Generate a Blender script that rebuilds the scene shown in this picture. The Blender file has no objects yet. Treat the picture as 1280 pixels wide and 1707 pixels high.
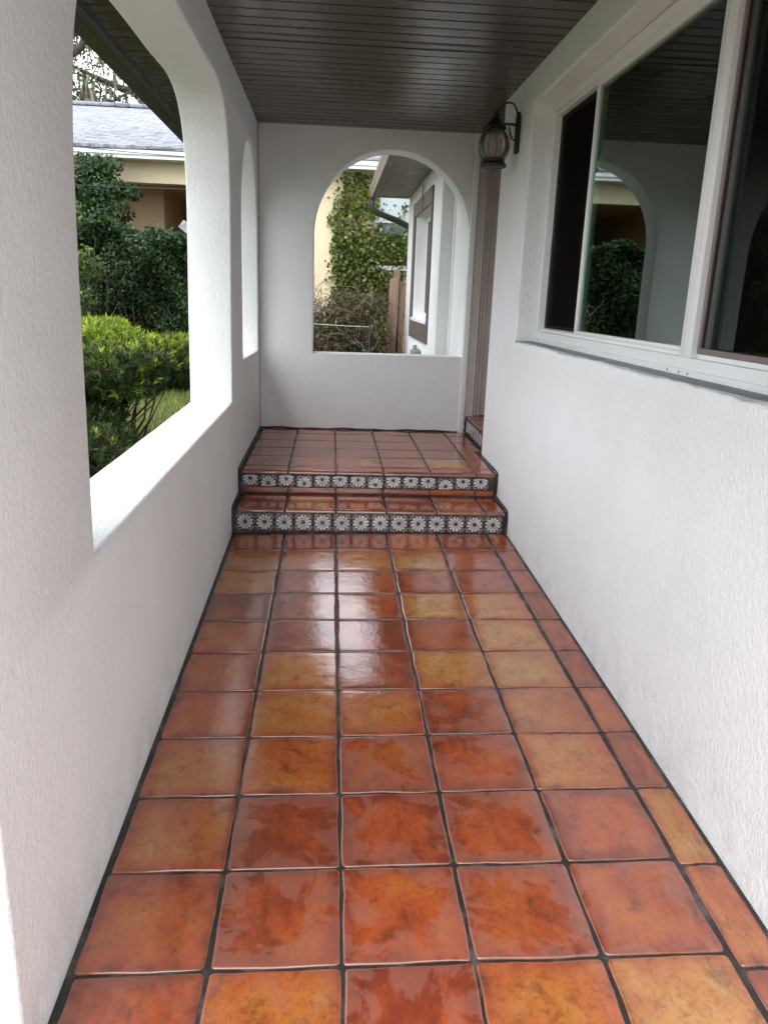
import bpy, bmesh, math, random
import numpy as np
from mathutils import Matrix, Vector

D = bpy.data
scene = bpy.context.scene
C = scene.collection
R = math.radians
random.seed(7)
rng = np.random.default_rng(7)

# ------------------------------------------------------------------ camera
def cam_axes(a, b, c):
    f = Vector((math.sin(a)*math.cos(b), math.cos(a)*math.cos(b), -math.sin(b)))
    r = Vector((math.cos(a), -math.sin(a), 0)); u = r.cross(f)
    return r*math.cos(c)+u*math.sin(c), -r*math.sin(c)+u*math.cos(c), f
CR, CU, CF = cam_axes(0.0753058, 0.2717586, 0.0359388)
CO = Vector((-0.0514903, -4.0272236, 1.4637411))
cam = D.cameras.new('camera'); co = D.objects.new('camera', cam); C.objects.link(co)
co.matrix_world = Matrix(((CR.x, CU.x, -CF.x, CO.x), (CR.y, CU.y, -CF.y, CO.y), (CR.z, CU.z, -CF.z, CO.z), (0, 0, 0, 1)))
cam.sensor_fit = 'VERTICAL'; cam.sensor_height = 36.0; cam.sensor_width = 27.0
cam.lens = 1287.396/1707*36
cam.clip_start = 0.02; cam.clip_end = 600
scene.camera = co

# ------------------------------------------------------------------ light
SUN_EL, SUN_AZ = R(60), R(215)          # azimuth clockwise from +Y
w = D.worlds.new('World'); scene.world = w; w.use_nodes = True
nt = w.node_tree; nt.nodes.clear()
sky = nt.nodes.new('ShaderNodeTexSky'); sky.sky_type = 'NISHITA'; sky.sun_disc = False
sky.sun_elevation = SUN_EL; sky.sun_rotation = SUN_AZ; sky.air_density = 1.0; sky.dust_density = 3.0
hs = nt.nodes.new('ShaderNodeHueSaturation'); hs.inputs['Saturation'].default_value = 0.34
hs.inputs['Value'].default_value = 1.0
bg = nt.nodes.new('ShaderNodeBackground'); bg.inputs['Strength'].default_value = 0.15
wo = nt.nodes.new('ShaderNodeOutputWorld')
mx = nt.nodes.new('ShaderNodeMix'); mx.data_type = 'RGBA'          # thin bright overcast laid over the clear sky
mx.inputs[0].default_value = .72; mx.inputs[7].default_value = (6.55, 6.93, 7.4, 1)
nt.links.new(sky.outputs[0], hs.inputs['Color']); nt.links.new(hs.outputs[0], mx.inputs[6]); nt.links.new(mx.outputs[2], bg.inputs['Color']); nt.links.new(bg.outputs[0], wo.inputs[0])
sl = D.lights.new('sun', 'SUN'); sl.energy = 0.4; sl.angle = R(42); sl.color = (1.0, 0.96, 0.9)
so = D.objects.new('sun', sl); C.objects.link(so)
sd = Vector((math.sin(SUN_AZ)*math.cos(SUN_EL), math.cos(SUN_AZ)*math.cos(SUN_EL), math.sin(SUN_EL)))
so.rotation_euler = sd.to_track_quat('Z', 'Y').to_euler(); so.location = sd*30
scene.view_settings.view_transform = 'Standard'; scene.view_settings.look = 'None'
scene.view_settings.exposure = 1.88; scene.view_settings.gamma = 1.0
scene.cycles.max_bounces = 10; scene.cycles.diffuse_bounces = 6; scene.cycles.glossy_bounces = 5
scene.cycles.transparent_max_bounces = 16

# ------------------------------------------------------------------ helpers
def link(o, parent=None, kind=None):
    C.objects.link(o)
    if parent is not None: o.parent = parent
    if kind: o['kind'] = kind
    return o
def tag(o, label, cat, group=None, kind='thing'):
    o['label'] = label; o['category'] = cat; o['kind'] = kind
    if group: o['group'] = group
    return o
def empty(name, label, cat, loc=(0, 0, 0), group=None):
    o = D.objects.new(name, None); C.objects.link(o); o.location = loc
    o.empty_display_size = .1
    return tag(o, label, cat, group)
def world_parent(o, p):
    o.parent = p; o.matrix_parent_inverse = Matrix.Translation(-Vector(p.location))
def finish(name, me, mat, parent=None, smooth=None):
    if mat is not None:
        for m in (mat if isinstance(mat, (list, tuple)) else [mat]): me.materials.append(m)
    if smooth:
        for p in me.polygons: p.use_smooth = True
        if smooth < 180: me.set_sharp_from_angle(angle=R(smooth))
    o = D.objects.new(name, me); C.objects.link(o)
    if parent is not None: world_parent(o, parent)
    return o

class MB:
    """collects shapes into one mesh"""
    def __init__(s): s.bm = bmesh.new()
    def box(s, x0, x1, y0, y1, z0, z1, bev=0.0, seg=2, mi=0):
        r = bmesh.ops.create_cube(s.bm, size=1, matrix=Matrix.Translation(((x0+x1)/2, (y0+y1)/2, (z0+z1)/2)) @ Matrix.Diagonal((abs(x1-x0), abs(y1-y0), abs(z1-z0), 1)))
        vs = r['verts']; fs = {f for v in vs for f in v.link_faces}
        for f in fs: f.material_index = mi
        if bev > 0:
            es = list({e for v in vs for e in v.link_edges})
            bmesh.ops.bevel(s.bm, geom=es, offset=bev, segments=seg, affect='EDGES', profile=.5, material=-1)
        return s
    def prism(s, pts, axis, a, b, mi=0):
        """extrude a closed 2D outline along an axis from a to b"""
        def P(p, t):
            return {'x': (t, p[0], p[1]), 'y': (p[0], t, p[1]), 'z': (p[0], p[1], t)}[axis]
        va = [s.bm.verts.new(P(p, a)) for p in pts]; vb = [s.bm.verts.new(P(p, b)) for p in pts]
        n = len(pts); fs = []
        fs.append(s.bm.faces.new(va)); fs.append(s.bm.faces.new(vb[::-1]))
        for i in range(n): fs.append(s.bm.faces.new((va[i], vb[i], vb[(i+1) % n], va[(i+1) % n])))
        for f in fs: f.material_index = mi
        return s
    def tube(s, pts, r, n=8, mi=0):
        pts = [Vector(p) for p in pts]; rs = r if hasattr(r, '__len__') else [r]*len(pts)
        rings = []
        up = Vector((0, 0, 1))
        for i, p in enumerate(pts):
            t = (pts[min(i+1, len(pts)-1)]-pts[max(i-1, 0)]).normalized()
            a = t.cross(up)
            if a.length < 1e-3: a = t.cross(Vector((1, 0, 0)))
            a.normalize(); b = t.cross(a)
            rings.append([s.bm.verts.new(p+(a*math.cos(k*2*math.pi/n)+b*math.sin(k*2*math.pi/n))*rs[i]) for k in range(n)])
        for i in range(len(rings)-1):
            for k in range(n):
                f = s.bm.faces.new((rings[i][k], rings[i][(k+1) % n], rings[i+1][(k+1) % n], rings[i+1][k])); f.material_index = mi
        for ring in (rings[0][::-1], rings[-1]):
            f = s.bm.faces.new(ring); f.material_index = mi
        return s
    def lathe(s, prof, c, n=24, mi=0):
        rings = []
        for r, z in prof:
            rings.append([s.bm.verts.new((c[0]+r*math.cos(k*2*math.pi/n), c[1]+r*math.sin(k*2*math.pi/n), c[2]+z)) for k in range(n)])
        for i in range(len(rings)-1):
            for k in range(n):
                f = s.bm.faces.new((rings[i][k], rings[i][(k+1) % n], rings[i+1][(k+1) % n], rings[i+1][k])); f.material_index = mi
        return s
    def quad(s, *p, mi=0):
        f = s.bm.faces.new([s.bm.verts.new(q) for q in p]); f.material_index = mi; return s
    def build(s, name, mat, parent=None, smooth=None):
        bmesh.ops.recalc_face_normals(s.bm, faces=s.bm.faces)
        me = D.meshes.new(name); s.bm.to_mesh(me); s.bm.free()
        return finish(name, me, mat, parent, smooth)

def np_mesh(name, V, F, mat, parent=None, cols=None, smooth=None, attrs=None):
    me = D.meshes.new(name)
    V = np.asarray(V, np.float32); F = np.asarray(F, np.int32)
    me.vertices.add(len(V)); me.vertices.foreach_set('co', V.ravel())
    k = F.shape[1]
    me.loops.add(F.size); me.loops.foreach_set('vertex_index', F.ravel())
    me.polygons.add(len(F)); me.polygons.foreach_set('loop_start', np.arange(0, F.size, k, dtype=np.int32))
    me.update(calc_edges=True)
    if cols is not None:
        a = me.color_attributes.new('col', 'FLOAT_COLOR', 'POINT')
        c = np.ones((len(V), 4), np.float32); c[:, :3] = cols; a.data.foreach_set('color', c.ravel())
    for nm, arr in (attrs or {}).items():
        a = me.attributes.new(nm, 'FLOAT_VECTOR', 'POINT'); a.data.foreach_set('vector', np.asarray(arr, np.float32).ravel())
    return finish(name, me, mat, parent, smooth)

def catmull(pts, step=.05, closed=False):
    P = [np.array(p, float) for p in pts]; out = []
    n = len(P)
    for i in range(n-1):
        p0 = P[max(i-1, 0)]; p1 = P[i]; p2 = P[i+1]; p3 = P[min(i+2, n-1)]
        m = max(2, int(np.linalg.norm(p2-p1)/step))
        for t in np.linspace(0, 1, m, endpoint=False):
            out.append(.5*((2*p1)+(-p0+p2)*t+(2*p0-5*p1+4*p2-p3)*t*t+(-p0+3*p1-3*p2+p3)*t**3))
    out.append(P[-1]); return [tuple(p) for p in out]
def densify(pts, step=.08, wob=.0015):
    out = []
    for i in range(len(pts)):
        a = np.array(pts[i], float); b = np.array(pts[(i+1) % len(pts)], float)
        m = max(1, int(np.linalg.norm(b-a)/step))
        for t in range(m):
            p = a+(b-a)*t/m
            if t: p = p+rng.normal(0, wob, 2)
            out.append(tuple(p))
    return out
def slab_wall(name, outer, holes, thick, mapping, mat, parent=None, bev=.010):
    """wall with openings: outlines in 2D, extruded with rounded stucco arrises; mapping(u, v, w) -> world, w in 0..thick"""
    cu = D.curves.new('outline', 'CURVE'); cu.dimensions = '2D'; cu.fill_mode = 'BOTH'
    cu.extrude = thick/2-bev; cu.bevel_depth = bev; cu.bevel_resolution = 2; cu.offset = -bev
    for loop in [outer]+holes:
        sp = cu.splines.new('POLY'); sp.points.add(len(loop)-1)
        for p, q in zip(sp.points, loop): p.co = (q[0], q[1], 0, 1)
        sp.use_cyclic_u = True
    tmp = D.objects.new('outline', cu); C.objects.link(tmp)
    bpy.context.view_layer.update()
    me = D.meshes.new_from_object(tmp.evaluated_get(bpy.context.evaluated_depsgraph_get()))
    D.objects.remove(tmp); D.curves.remove(cu)
    for v in me.vertices: v.co = mapping(v.co.x, v.co.y, v.co.z+thick/2)
    bm = bmesh.new(); bm.from_mesh(me); bmesh.ops.remove_doubles(bm, verts=bm.verts, dist=1e-5)
    bmesh.ops.recalc_face_normals(bm, faces=bm.faces); bm.to_mesh(me); bm.free()
    me.name = name
    me.materials.clear()
    return finish(name, me, mat, parent, 38)

# ------------------------------------------------------------------ materials
def new_mat(name):
    m = D.materials.new(name); m.use_nodes = True
    nt = m.node_tree; b = nt.nodes['Principled BSDF']
    return m, nt, b
class N:
    def __init__(s, nt): s.nt = nt
    def n(s, t, **kw):
        x = s.nt.nodes.new('ShaderNode'+t)
        for k, v in kw.items():
            if k in x.inputs: 
                if isinstance(v, bpy.types.NodeSocket): s.nt.links.new(v, x.inputs[k])
                else: x.inputs[k].default_value = v
            else: setattr(x, k, v)
        return x
    def l(s, a, b): s.nt.links.new(a, b)
    def coord(s, kind='Object', scale=(1, 1, 1)):
        t = s.n('TexCoord'); m = s.n('Mapping'); m.inputs['Scale'].default_value = scale
        s.l(t.outputs[kind], m.inputs[0]); return m.outputs[0]
    def noise(s, vec, scale, detail=4, rough=.55, dist=0.0):
        x = s.n('TexNoise'); x.inputs['Scale'].default_value = scale; x.inputs['Detail'].default_value = detail
        x.inputs['Roughness'].default_value = rough; x.inputs['Distortion'].default_value = dist
        if vec is not None: s.l(vec, x.inputs['Vector'])
        return x.outputs['Fac']
    def math(s, op, a, b=0.0, clamp=False):
        x = s.n('Math'); x.operation = op; x.use_clamp = clamp
        for i, v in enumerate((a, b)):
            if isinstance(v, bpy.types.NodeSocket): s.l(v, x.inputs[i])
            else: x.inputs[i].default_value = v
        return x.outputs[0]
    def ramp(s, fac, stops):
        x = s.n('ValToRGB'); e = x.color_ramp.elements
        while len(e) < len(stops): e.new(.5)
        for i, (p, c) in enumerate(stops):
            e[i].position = p; e[i].color = (*c, 1) if len(c) == 3 else c
        s.l(fac, x.inputs[0]); return x.outputs[0]
    def mix(s, fac, a, b, mode='MIX'):
        x = s.n('Mix'); x.data_type = 'RGBA'; x.blend_type = mode
        for i, v in ((0, fac), (6, a), (7, b)):
            if isinstance(v, bpy.types.NodeSocket): s.l(v, x.inputs[i])
            else: x.inputs[i].default_value = v if i == 0 else ((*v, 1) if len(v) == 3 else v)
        return x.outputs[2]
    def bump(s, h, strength=.3, dist=.01):
        x = s.n('Bump'); x.inputs['Strength'].default_value = strength; x.inputs['Distance'].default_value = dist
        s.l(h, x.inputs['Height']); return x.outputs[0]
    def maprange(s, v, a, b, c=0.0, d=1.0):
        x = s.n('MapRange'); s.l(v, x.inputs[0])
        for i, q in enumerate((a, b, c, d)): x.inputs[1+i].default_value = q
        return x.outputs[0]

def stucco(name, col, rough=.9, amt=.46, stain=True, zs=.85):
    m, nt, b = new_mat(name); k = N(nt)
    v = k.coord('Object'); vs = k.coord('Object', (1, 1, zs))
    n1 = k.noise(vs, 120, 2, .55); n2 = k.noise(vs, 46, 3, .6, .3); n3 = k.noise(v, 1.3, 3); n9 = k.noise(v, 5.5, 4, .6, .5)
    h = k.math('ADD', k.math('MULTIPLY', k.maprange(n1, .35, .65), .55), k.math('MULTIPLY', k.maprange(n2, .40, .62), .7))
    h = k.math('ADD', h, k.math('MULTIPLY', n9, .9))
    k.l(k.bump(h, amt, .0058), b.inputs['Normal'])
    c1 = tuple(x*.93 for x in col)
    c = k.mix(k.maprange(n3, .35, .7), col, c1)
    c = k.mix(k.maprange(n1, .34, .5, .16, 0), c, tuple(x*.78 for x in col))
    c = k.mix(k.maprange(n9, .55, .75, 0, .10), c, tuple(x*.86 for x in col))
    nb_ = k.noise(v, 2.6, 5, .65, .7); ns_ = k.noise(k.coord('Object', (1, 1, .25)), 7, 5, .7, .6)
    c = k.mix(k.maprange(nb_, .50, .72, 0, .14), c, tuple(x*.84 for x in col))
    c = k.mix(k.maprange(ns_, .63, .74, 0, .20), c, (.52, .49, .46))
    if stain:
        # splashed dirt just above the paving
        g = k.n('NewGeometry'); sp = k.n('SeparateXYZ'); k.l(g.outputs['Position'], sp.inputs[0])
        low = k.maprange(sp.outputs[2], -.1, .22, 1, 0)
        low = k.math('MULTIPLY', low, k.maprange(k.noise(v, 9, 4), .42, .8, 0, .45))
        c = k.mix(low, c, (.33, .27, .23))
    k.l(c, b.inputs['Base Color']); b.inputs['Roughness'].default_value = rough
    b.inputs['Specular IOR Level'].default_value = .25
    return m
def paint(name, col, rough=.5, var=.12, scale=12, bump=0.0, spec=.5, metallic=0.0):
    m, nt, b = new_mat(name); k = N(nt); v = k.coord('Object')
    n = k.noise(v, scale, 5)
    c = k.mix(k.maprange(n, .35, .7), col, tuple(x*(1-var*2) for x in col))
    k.l(c, b.inputs['Base Color'])
    k.l(k.maprange(n, .3, .7, rough*.85, min(1, rough*1.15)), b.inputs['Roughness'])
    b.inputs['Specular IOR Level'].default_value = spec; b.inputs['Metallic'].default_value = metallic
    if bump: k.l(k.bump(k.noise(v, scale*8, 3), bump, .003), b.inputs['Normal'])
    return m

M = {}
M['white'] = stucco('white_stucco', (.83, .836, .832))
M['white_brushed'] = stucco('brushed_white_stucco', (.825, .836, .832), zs=.85, amt=.32)
M['wing'] = stucco('wing_stucco', (.80, .80, .785), stain=False)
M['yellow'] = stucco('yellow_stucco', (.86, .72, .49), stain=False)
M['tan'] = stucco('tan_stucco', (.66, .48, .29), stain=False)
M['vinyl'] = paint('white_vinyl', (.80, .80, .79), .35, .02, 5)
M['brown'] = paint('brown_trim_paint', (.47, .42, .385), .45, .06, 6)
M['trim_dark'] = paint('dark_window_trim', (.13, .105, .098), .5, .06, 6)
M['black_iron'] = paint('black_iron', (.010, .009, .009), .5, .2, 40, .3)
M['darkbrown'] = paint('dark_brown_metal', (.040, .031, .024), .45, .12, 4)
M['fascia_white'] = paint('white_fascia_paint', (.75, .75, .74), .5, .06, 3)
M['sill_shade'] = paint('shaded_sill_grey', (.40, .415, .44), .9, .14, 9, .8)  # rough sill strip; shadow under the window frame put into its grey
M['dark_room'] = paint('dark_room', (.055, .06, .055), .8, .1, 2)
M['curtain'] = paint('curtain_cloth', (.6, .6, .6), .9, .1, 20)
M['blind'] = paint('dark_drape', (.05, .035, .032), .9, .1, 20)
M['gutter'] = paint('gutter_metal', (.21, .165, .15), .4, .08, 5)
M['gray_box'] = paint('grey_green_metal', (.24, .30, .29), .45, .12, 8, 0, .5, .3)
M['wire'] = paint('galvanised_wire', (.32, .32, .32), .5, .2, 20, 0, .5, .5)
M['cable'] = paint('cable_sheath', (.05, .05, .055), .6, .1, 20)
M['refracted_strip'] = paint('refracted_casing', (.30, .11, .05), .5, .1, 20)

def grout_mat():
    m, nt, b = new_mat('dark_grout'); k = N(nt); v = k.coord('Object')
    n = k.noise(v, 9, 6, .65); n2 = k.noise(v, 60, 4, .6)
    c = k.ramp(n, [(.3, (.016, .013, .012)), (.52, (.034, .027, .024)), (.72, (.15, .125, .115))])
    k.l(c, b.inputs['Base Color']); k.l(k.maprange(n2, .3, .7, .3, .7), b.inputs['Roughness'])
    k.l(k.bump(n2, .6, .004), b.inputs['Normal']); return m
M['grout'] = grout_mat()

def terracotta():
    m, nt, b = new_mat('sealed_terracotta'); k = N(nt)
    at = k.n('Attribute', attribute_name='tile'); uvn = k.n('Attribute', attribute_name='place')
    sp = k.n('SeparateXYZ'); k.l(at.outputs['Vector'], sp.inputs[0])        # tone, seed, haze
    su = k.n('SeparateXYZ'); k.l(uvn.outputs['Vector'], su.inputs[0])       # u, v in -1..1, long axis flag
    cx = k.n('CombineXYZ'); k.l(su.outputs[0], cx.inputs[0]); k.l(su.outputs[1], cx.inputs[1]); k.l(k.math('MULTIPLY', sp.outputs[1], 37.0), cx.inputs[2])
    ms = k.n('Mapping'); k.l(cx.outputs[0], ms.inputs[0]); ms.inputs['Scale'].default_value = (2.2, .55, 1)
    n1 = k.noise(cx.outputs[0], .75, 3, .55, .6)          # broad tone drift over a tile
    n2 = k.noise(ms.outputs[0], 1.6, 6, .65, .8)          # streaks from the wooden mould
    n3 = k.noise(cx.outputs[0], 2.3, 7, .68, .3)          # smudges
    n4 = k.noise(cx.outputs[0], 1.05, 6, .62, .9)         # worn, hazed sealer; also masks the painted sky sheen
    n5 = k.noise(cx.outputs[0], 26, 3, .6)                # pits
    e = k.math('MAXIMUM', k.math('ABSOLUTE', su.outputs[0]), k.math('ABSOLUTE', su.outputs[1]))
    t = k.math('ADD', sp.outputs[0], k.math('MULTIPLY', k.math('SUBTRACT', n1, .5), 1.05))
    t = k.math('ADD', t, k.math('MULTIPLY', k.math('SUBTRACT', n2, .5), .60))
    t = k.math('SUBTRACT', t, k.maprange(e, .62, 1.0, 0, .30))
    c = k.ramp(t, [(0.0, (.25, .046, .022)), (.24, (.43, .086, .028)), (.50, (.50, .138, .034)), (.76, (.53, .212, .047)), (1.0, (.61, .31, .09))])
    c = k.mix(k.maprange(n3, .52, .70, 0, .74), c, (.080, .030, .016))
    wn = k.n('TexWhiteNoise', noise_dimensions='1D'); k.l(sp.outputs[1], wn.inputs['W'])
    c = k.mix(k.maprange(wn.outputs[0], 0, 1, 0, .30), c, (.16, .055, .026))
    c = k.mix(k.maprange(n5, .66, .73, 0, .8), c, (.05, .022, .014))
    n6 = k.noise(cx.outputs[0], 11, 5, .7, .5); ms2 = k.n('Mapping'); k.l(cx.outputs[0], ms2.inputs[0]); ms2.inputs['Scale'].default_value = (9, .8, 1); ms2.inputs['Rotation'].default_value = (0, 0, .25)
    n7 = k.noise(ms2.outputs[0], 3, 5, .7, .3)
    c = k.mix(k.maprange(n6, .48, .70, 0, .55), c, (.13, .045, .022))
    c = k.mix(k.maprange(n7, .58, .78, 0, .16), c, (.46, .20, .10))
    c = k.mix(k.math('MULTIPLY', k.maprange(e, .80, 1.0, 0, 1), k.maprange(n3, .38, .62, 0, .55)), c, (.085, .032, .018))
    c = k.mix(k.maprange(e, .965, 1.0, 0, .22), c, (.40, .22, .14))
    hz = k.maprange(k.math('ADD', n4, k.math('ADD', k.math('MULTIPLY', k.math('SUBTRACT', e, .55), .24), k.math('MULTIPLY', k.math('SUBTRACT', n6, .5), .10))), .505, .56)
    hz = k.math('MULTIPLY', hz, sp.outputs[2])
    c = k.mix(k.math('MULTIPLY', hz, .34), c, (.38, .175, .135))  # pinkish sky sheen of the hazed patches put into the base colour
    k.l(c, b.inputs['Base Color'])
    r = k.math('ADD', k.maprange(n3, .3, .75, .025, .085), k.math('MULTIPLY', hz, .13))
    ng = k.noise(cx.outputs[0], 60, 3, .6); r = k.math('ADD', r, k.maprange(ng, .55, .78, 0, .06))
    k.l(r, b.inputs['Roughness']); b.inputs['IOR'].default_value = 1.9
    h = k.math('ADD', k.math('MULTIPLY', n1, .5), k.math('ADD', k.math('MULTIPLY', n3, .26), k.math('ADD', k.math('MULTIPLY', hz, .012), k.math('MULTIPLY', n6, .05))))
    k.l(k.bump(h, .46, .0065), b.inputs['Normal'])
    return m
M['tile'] = terracotta()

def attr_mat(name, rough, trans=0.0, spec=.5, coat=0.0, nscale=0):
    m, nt, b = new_mat(name); k = N(nt)
    a = k.n('Attribute', attribute_name='col'); col = a.outputs['Color']
    if nscale:
        col = k.mix(k.maprange(k.noise(k.coord('Object'), nscale, 4), .35, .7, 0, .4), col, (0.03, .025, .03))
    k.l(col, b.inputs['Base Color']); b.inputs['Roughness'].default_value = rough
    b.inputs['Specular IOR Level'].default_value = spec; b.inputs['Coat Weight'].default_value = coat
    if trans:
        t = k.n('BsdfTranslucent'); k.l(k.mix(1.0, col, (1.3, 1.25, .6), 'MULTIPLY'), t.inputs[0]); ms = k.n('MixShader'); ms.inputs[0].default_value = trans
        out = nt.nodes['Material Output']; k.l(b.outputs[0], ms.inputs[1]); k.l(t.outputs[0], ms.inputs[2]); k.l(ms.outputs[0], out.inputs[0])
    return m
M['leaf'] = attr_mat('leaf', .45, .28, .28)
M['twig'] = attr_mat('twig', .85)
M['glaze'] = attr_mat('painted_glaze', .16, 0, .5, 0, 30)

def glass(name, ior, tint=(.75, .85, .80), rcol=(.80, .93, .86), rough=0.0):
    m, nt, b = new_mat(name); k = N(nt)
    nt.nodes.remove(b)
    t = k.n('BsdfTransparent'); t.inputs[0].default_value = (*tint, 1)
    g = k.n('BsdfGlossy'); g.inputs['Color'].default_value = (*rcol, 1); g.inputs['Roughness'].default_value = rough
    f = k.n('Fresnel'); f.inputs[0].default_value = ior
    ms = k.n('MixShader'); k.l(f.outputs[0], ms.inputs[0]); k.l(t.outputs[0], ms.inputs[1]); k.l(g.outputs[0], ms.inputs[2])
    k.l(ms.outputs[0], nt.nodes['Material Output'].inputs[0]); return m
M['glass'] = glass('window_glass', 2.8)
def brightened_glass():
    m, nt, b = new_mat('brightened_lantern_glass'); k = N(nt); nt.nodes.remove(b)
    t = k.n('BsdfTransparent'); t.inputs[0].default_value = (.97, .95, .93, 1)
    tr = k.n('BsdfTranslucent'); tr.inputs[0].default_value = (.85, .80, .76, 1)
    d = k.n('BsdfDiffuse'); d.inputs[0].default_value = (.8, .76, .72, 1)
    g = k.n('BsdfGlossy'); g.inputs['Roughness'].default_value = .04
    a = k.n('MixShader'); a.inputs[0].default_value = .5; k.l(tr.outputs[0], a.inputs[1]); k.l(d.outputs[0], a.inputs[2])
    c = k.n('MixShader'); c.inputs[0].default_value = .16; k.l(t.outputs[0], c.inputs[1]); k.l(a.outputs[0], c.inputs[2])  # pale scatter mixed in to brighten the clear globe
    f = k.n('Fresnel'); f.inputs[0].default_value = 1.4
    e = k.n('MixShader'); k.l(f.outputs[0], e.inputs[0]); k.l(c.outputs[0], e.inputs[1]); k.l(g.outputs[0], e.inputs[2])
    k.l(e.outputs[0], nt.nodes['Material Output'].inputs[0]); return m
M['globe'] = brightened_glass()
def screen_mat(op=.62):
    m, nt, b = new_mat('insect_screen'); k = N(nt)
    b.inputs['Base Color'].default_value = (.007, .005, .005, 1); b.inputs['Roughness'].default_value = .9; b.inputs['Specular IOR Level'].default_value = 0
    t = k.n('BsdfTransparent'); ms = k.n('MixShader'); ms.inputs[0].default_value = op
    k.l(t.outputs[0], ms.inputs[1]); k.l(b.outputs[0], ms.inputs[2]); k.l(ms.outputs[0], nt.nodes['Material Output'].inputs[0]); return m
M['screen'] = screen_mat()
M['fine_screen'] = screen_mat(.38)

def ceiling_mat():
    m, nt, b = new_mat('dark_soffit_panel'); k = N(nt)
    v = k.coord('Object', (1.2, 9, 1)); v2 = k.coord('Object')
    n = k.noise(v, 2.2, 5); n2 = k.noise(v2, 2.0, 3)
    k.l(k.ramp(n, [(.3, (.050, .036, .030)), (.7, (.078, .058, .050))]), b.inputs['Base Color'])
    k.l(k.maprange(n2, .3, .7, .22, .36), b.inputs['Roughness'])
    k.l(k.bump(k.noise(v, 10, 2), .05, .003), b.inputs['Normal']); return m
M['ceil'] = ceiling_mat()

def shingle_mat():
    m, nt, b = new_mat('grey_shingle'); k = N(nt); v = k.coord('Object')
    br = k.n('TexBrick'); k.l(v, br.inputs['Vector']); br.inputs['Scale'].default_value = 1.0
    br.inputs['Brick Width'].default_value = .24; br.inputs['Row Height'].default_value = .105; br.inputs['Mortar Size'].default_value = .010
    br.inputs['Color1'].default_value = (.225, .235, .265, 1); br.inputs['Color2'].default_value = (.095, .10, .115, 1); br.inputs['Mortar'].default_value = (.05, .05, .055, 1)
    n = k.noise(k.coord('Object', (1, 2.2, 1)), 7, 5, .7)
    c = k.mix(k.maprange(n, .36, .62, 0, .8), br.outputs['Color'], (.27, .28, .315))
    k.l(c, b.inputs['Base Color']); b.inputs['Roughness'].default_value = .9
    k.l(k.bump(br.outputs['Fac'], -.6, .01), b.inputs['Normal']); return m
M['shingle'] = shingle_mat()
def wood_mat():
    m, nt, b = new_mat('weathered_board'); k = N(nt); v = k.coord('Object', (14, 14, .9))
    n = k.noise(v, 2.6, 6, .6, 1.2); kn = k.noise(k.coord('Object', (1, 1, .6)), 9, 2)
    c = k.ramp(n, [(.25, (.12, .08, .055)), (.5, (.31, .21, .15)), (.75, (.44, .33, .26))])
    c = k.mix(k.maprange(kn, .66, .72), c, (.06, .025, .015))
    k.l(c, b.inputs['Base Color']); b.inputs['Roughness'].default_value = .85; k.l(k.bump(n, .4, .004), b.inputs['Normal']); return m
M['wood'] = wood_mat()
def ground_mat():
    m, nt, b = new_mat('lawn_soil'); k = N(nt); v = k.coord('Object')
    n = k.noise(v, .8, 5); n2 = k.noise(v, 22, 5, .7)
    c = k.mix(k.maprange(n, .4, .62), (.085, .13, .03), (.14, .12, .06))
    c = k.mix(k.maprange(n2, .35, .7), c, (.03, .042, .014))
    k.l(c, b.inputs['Base Color']); b.inputs['Roughness'].default_value = .95; k.l(k.bump(n2, .8, .03), b.inputs['Normal']); return m
M['ground'] = ground_mat()
def bark_mat():
    m, nt, b = new_mat('bark'); k = N(nt); v = k.coord('Object', (6, 6, 1.2))
    n = k.noise(v, 3, 5, .65)
    k.l(k.ramp(n, [(.3, (.035, .028, .022)), (.7, (.13, .105, .085))]), b.inputs['Base Color']); b.inputs['Roughness'].default_value = .95
    k.l(k.bump(n, .8, .03), b.inputs['Normal']); return m
M['bark'] = bark_mat()

# ------------------------------------------------------------------ dimensions (metres; Y runs along the porch, floor falls towards the viewer)
SX, SY = .0116873, .0302511
fz = lambda x, y: SX*x+SY*y
XL, XR = -.645, 1.09
TL = .255
YE = 2.66                      # inner face of the end wall
ZC = 2.742                     # ceiling
GZ = .10                       # garden level; it falls away towards the porch entrance
P = .318                       # tile pitch
def at(dx, dz, y):             # a point by its slope from the viewpoint, at depth y
    return Vector((CO.x+dx*(y-CO.y), y, CO.z+dz*(y-CO.y)))

# ------------------------------------------------------------------ ground
gv = []; gf = []; gys = [-150, -12, -3.2, -1, 1.5, 2.85, 2.89, 5, 9, 30, 250]; gxs = [-150, -20, -6, -.94, -.89, 1.3, 12, 150]
def gz(y): return -.24+(GZ+.24)*min(1, max(0, (y+3.2)/4.7))
for y in gys:
    for x in gxs: gv.append((x, y, -.45 if (-.9 < x < 2 and y < 2.87 and y > -140) else gz(y)))
for i in range(len(gys)-1):
    for j in range(len(gxs)-1): gf.append((i*8+j, i*8+j+1, i*8+j+9, i*8+j+8))
gr = np_mesh('ground', gv, gf, M['ground']); gr['kind'] = 'structure'

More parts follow.
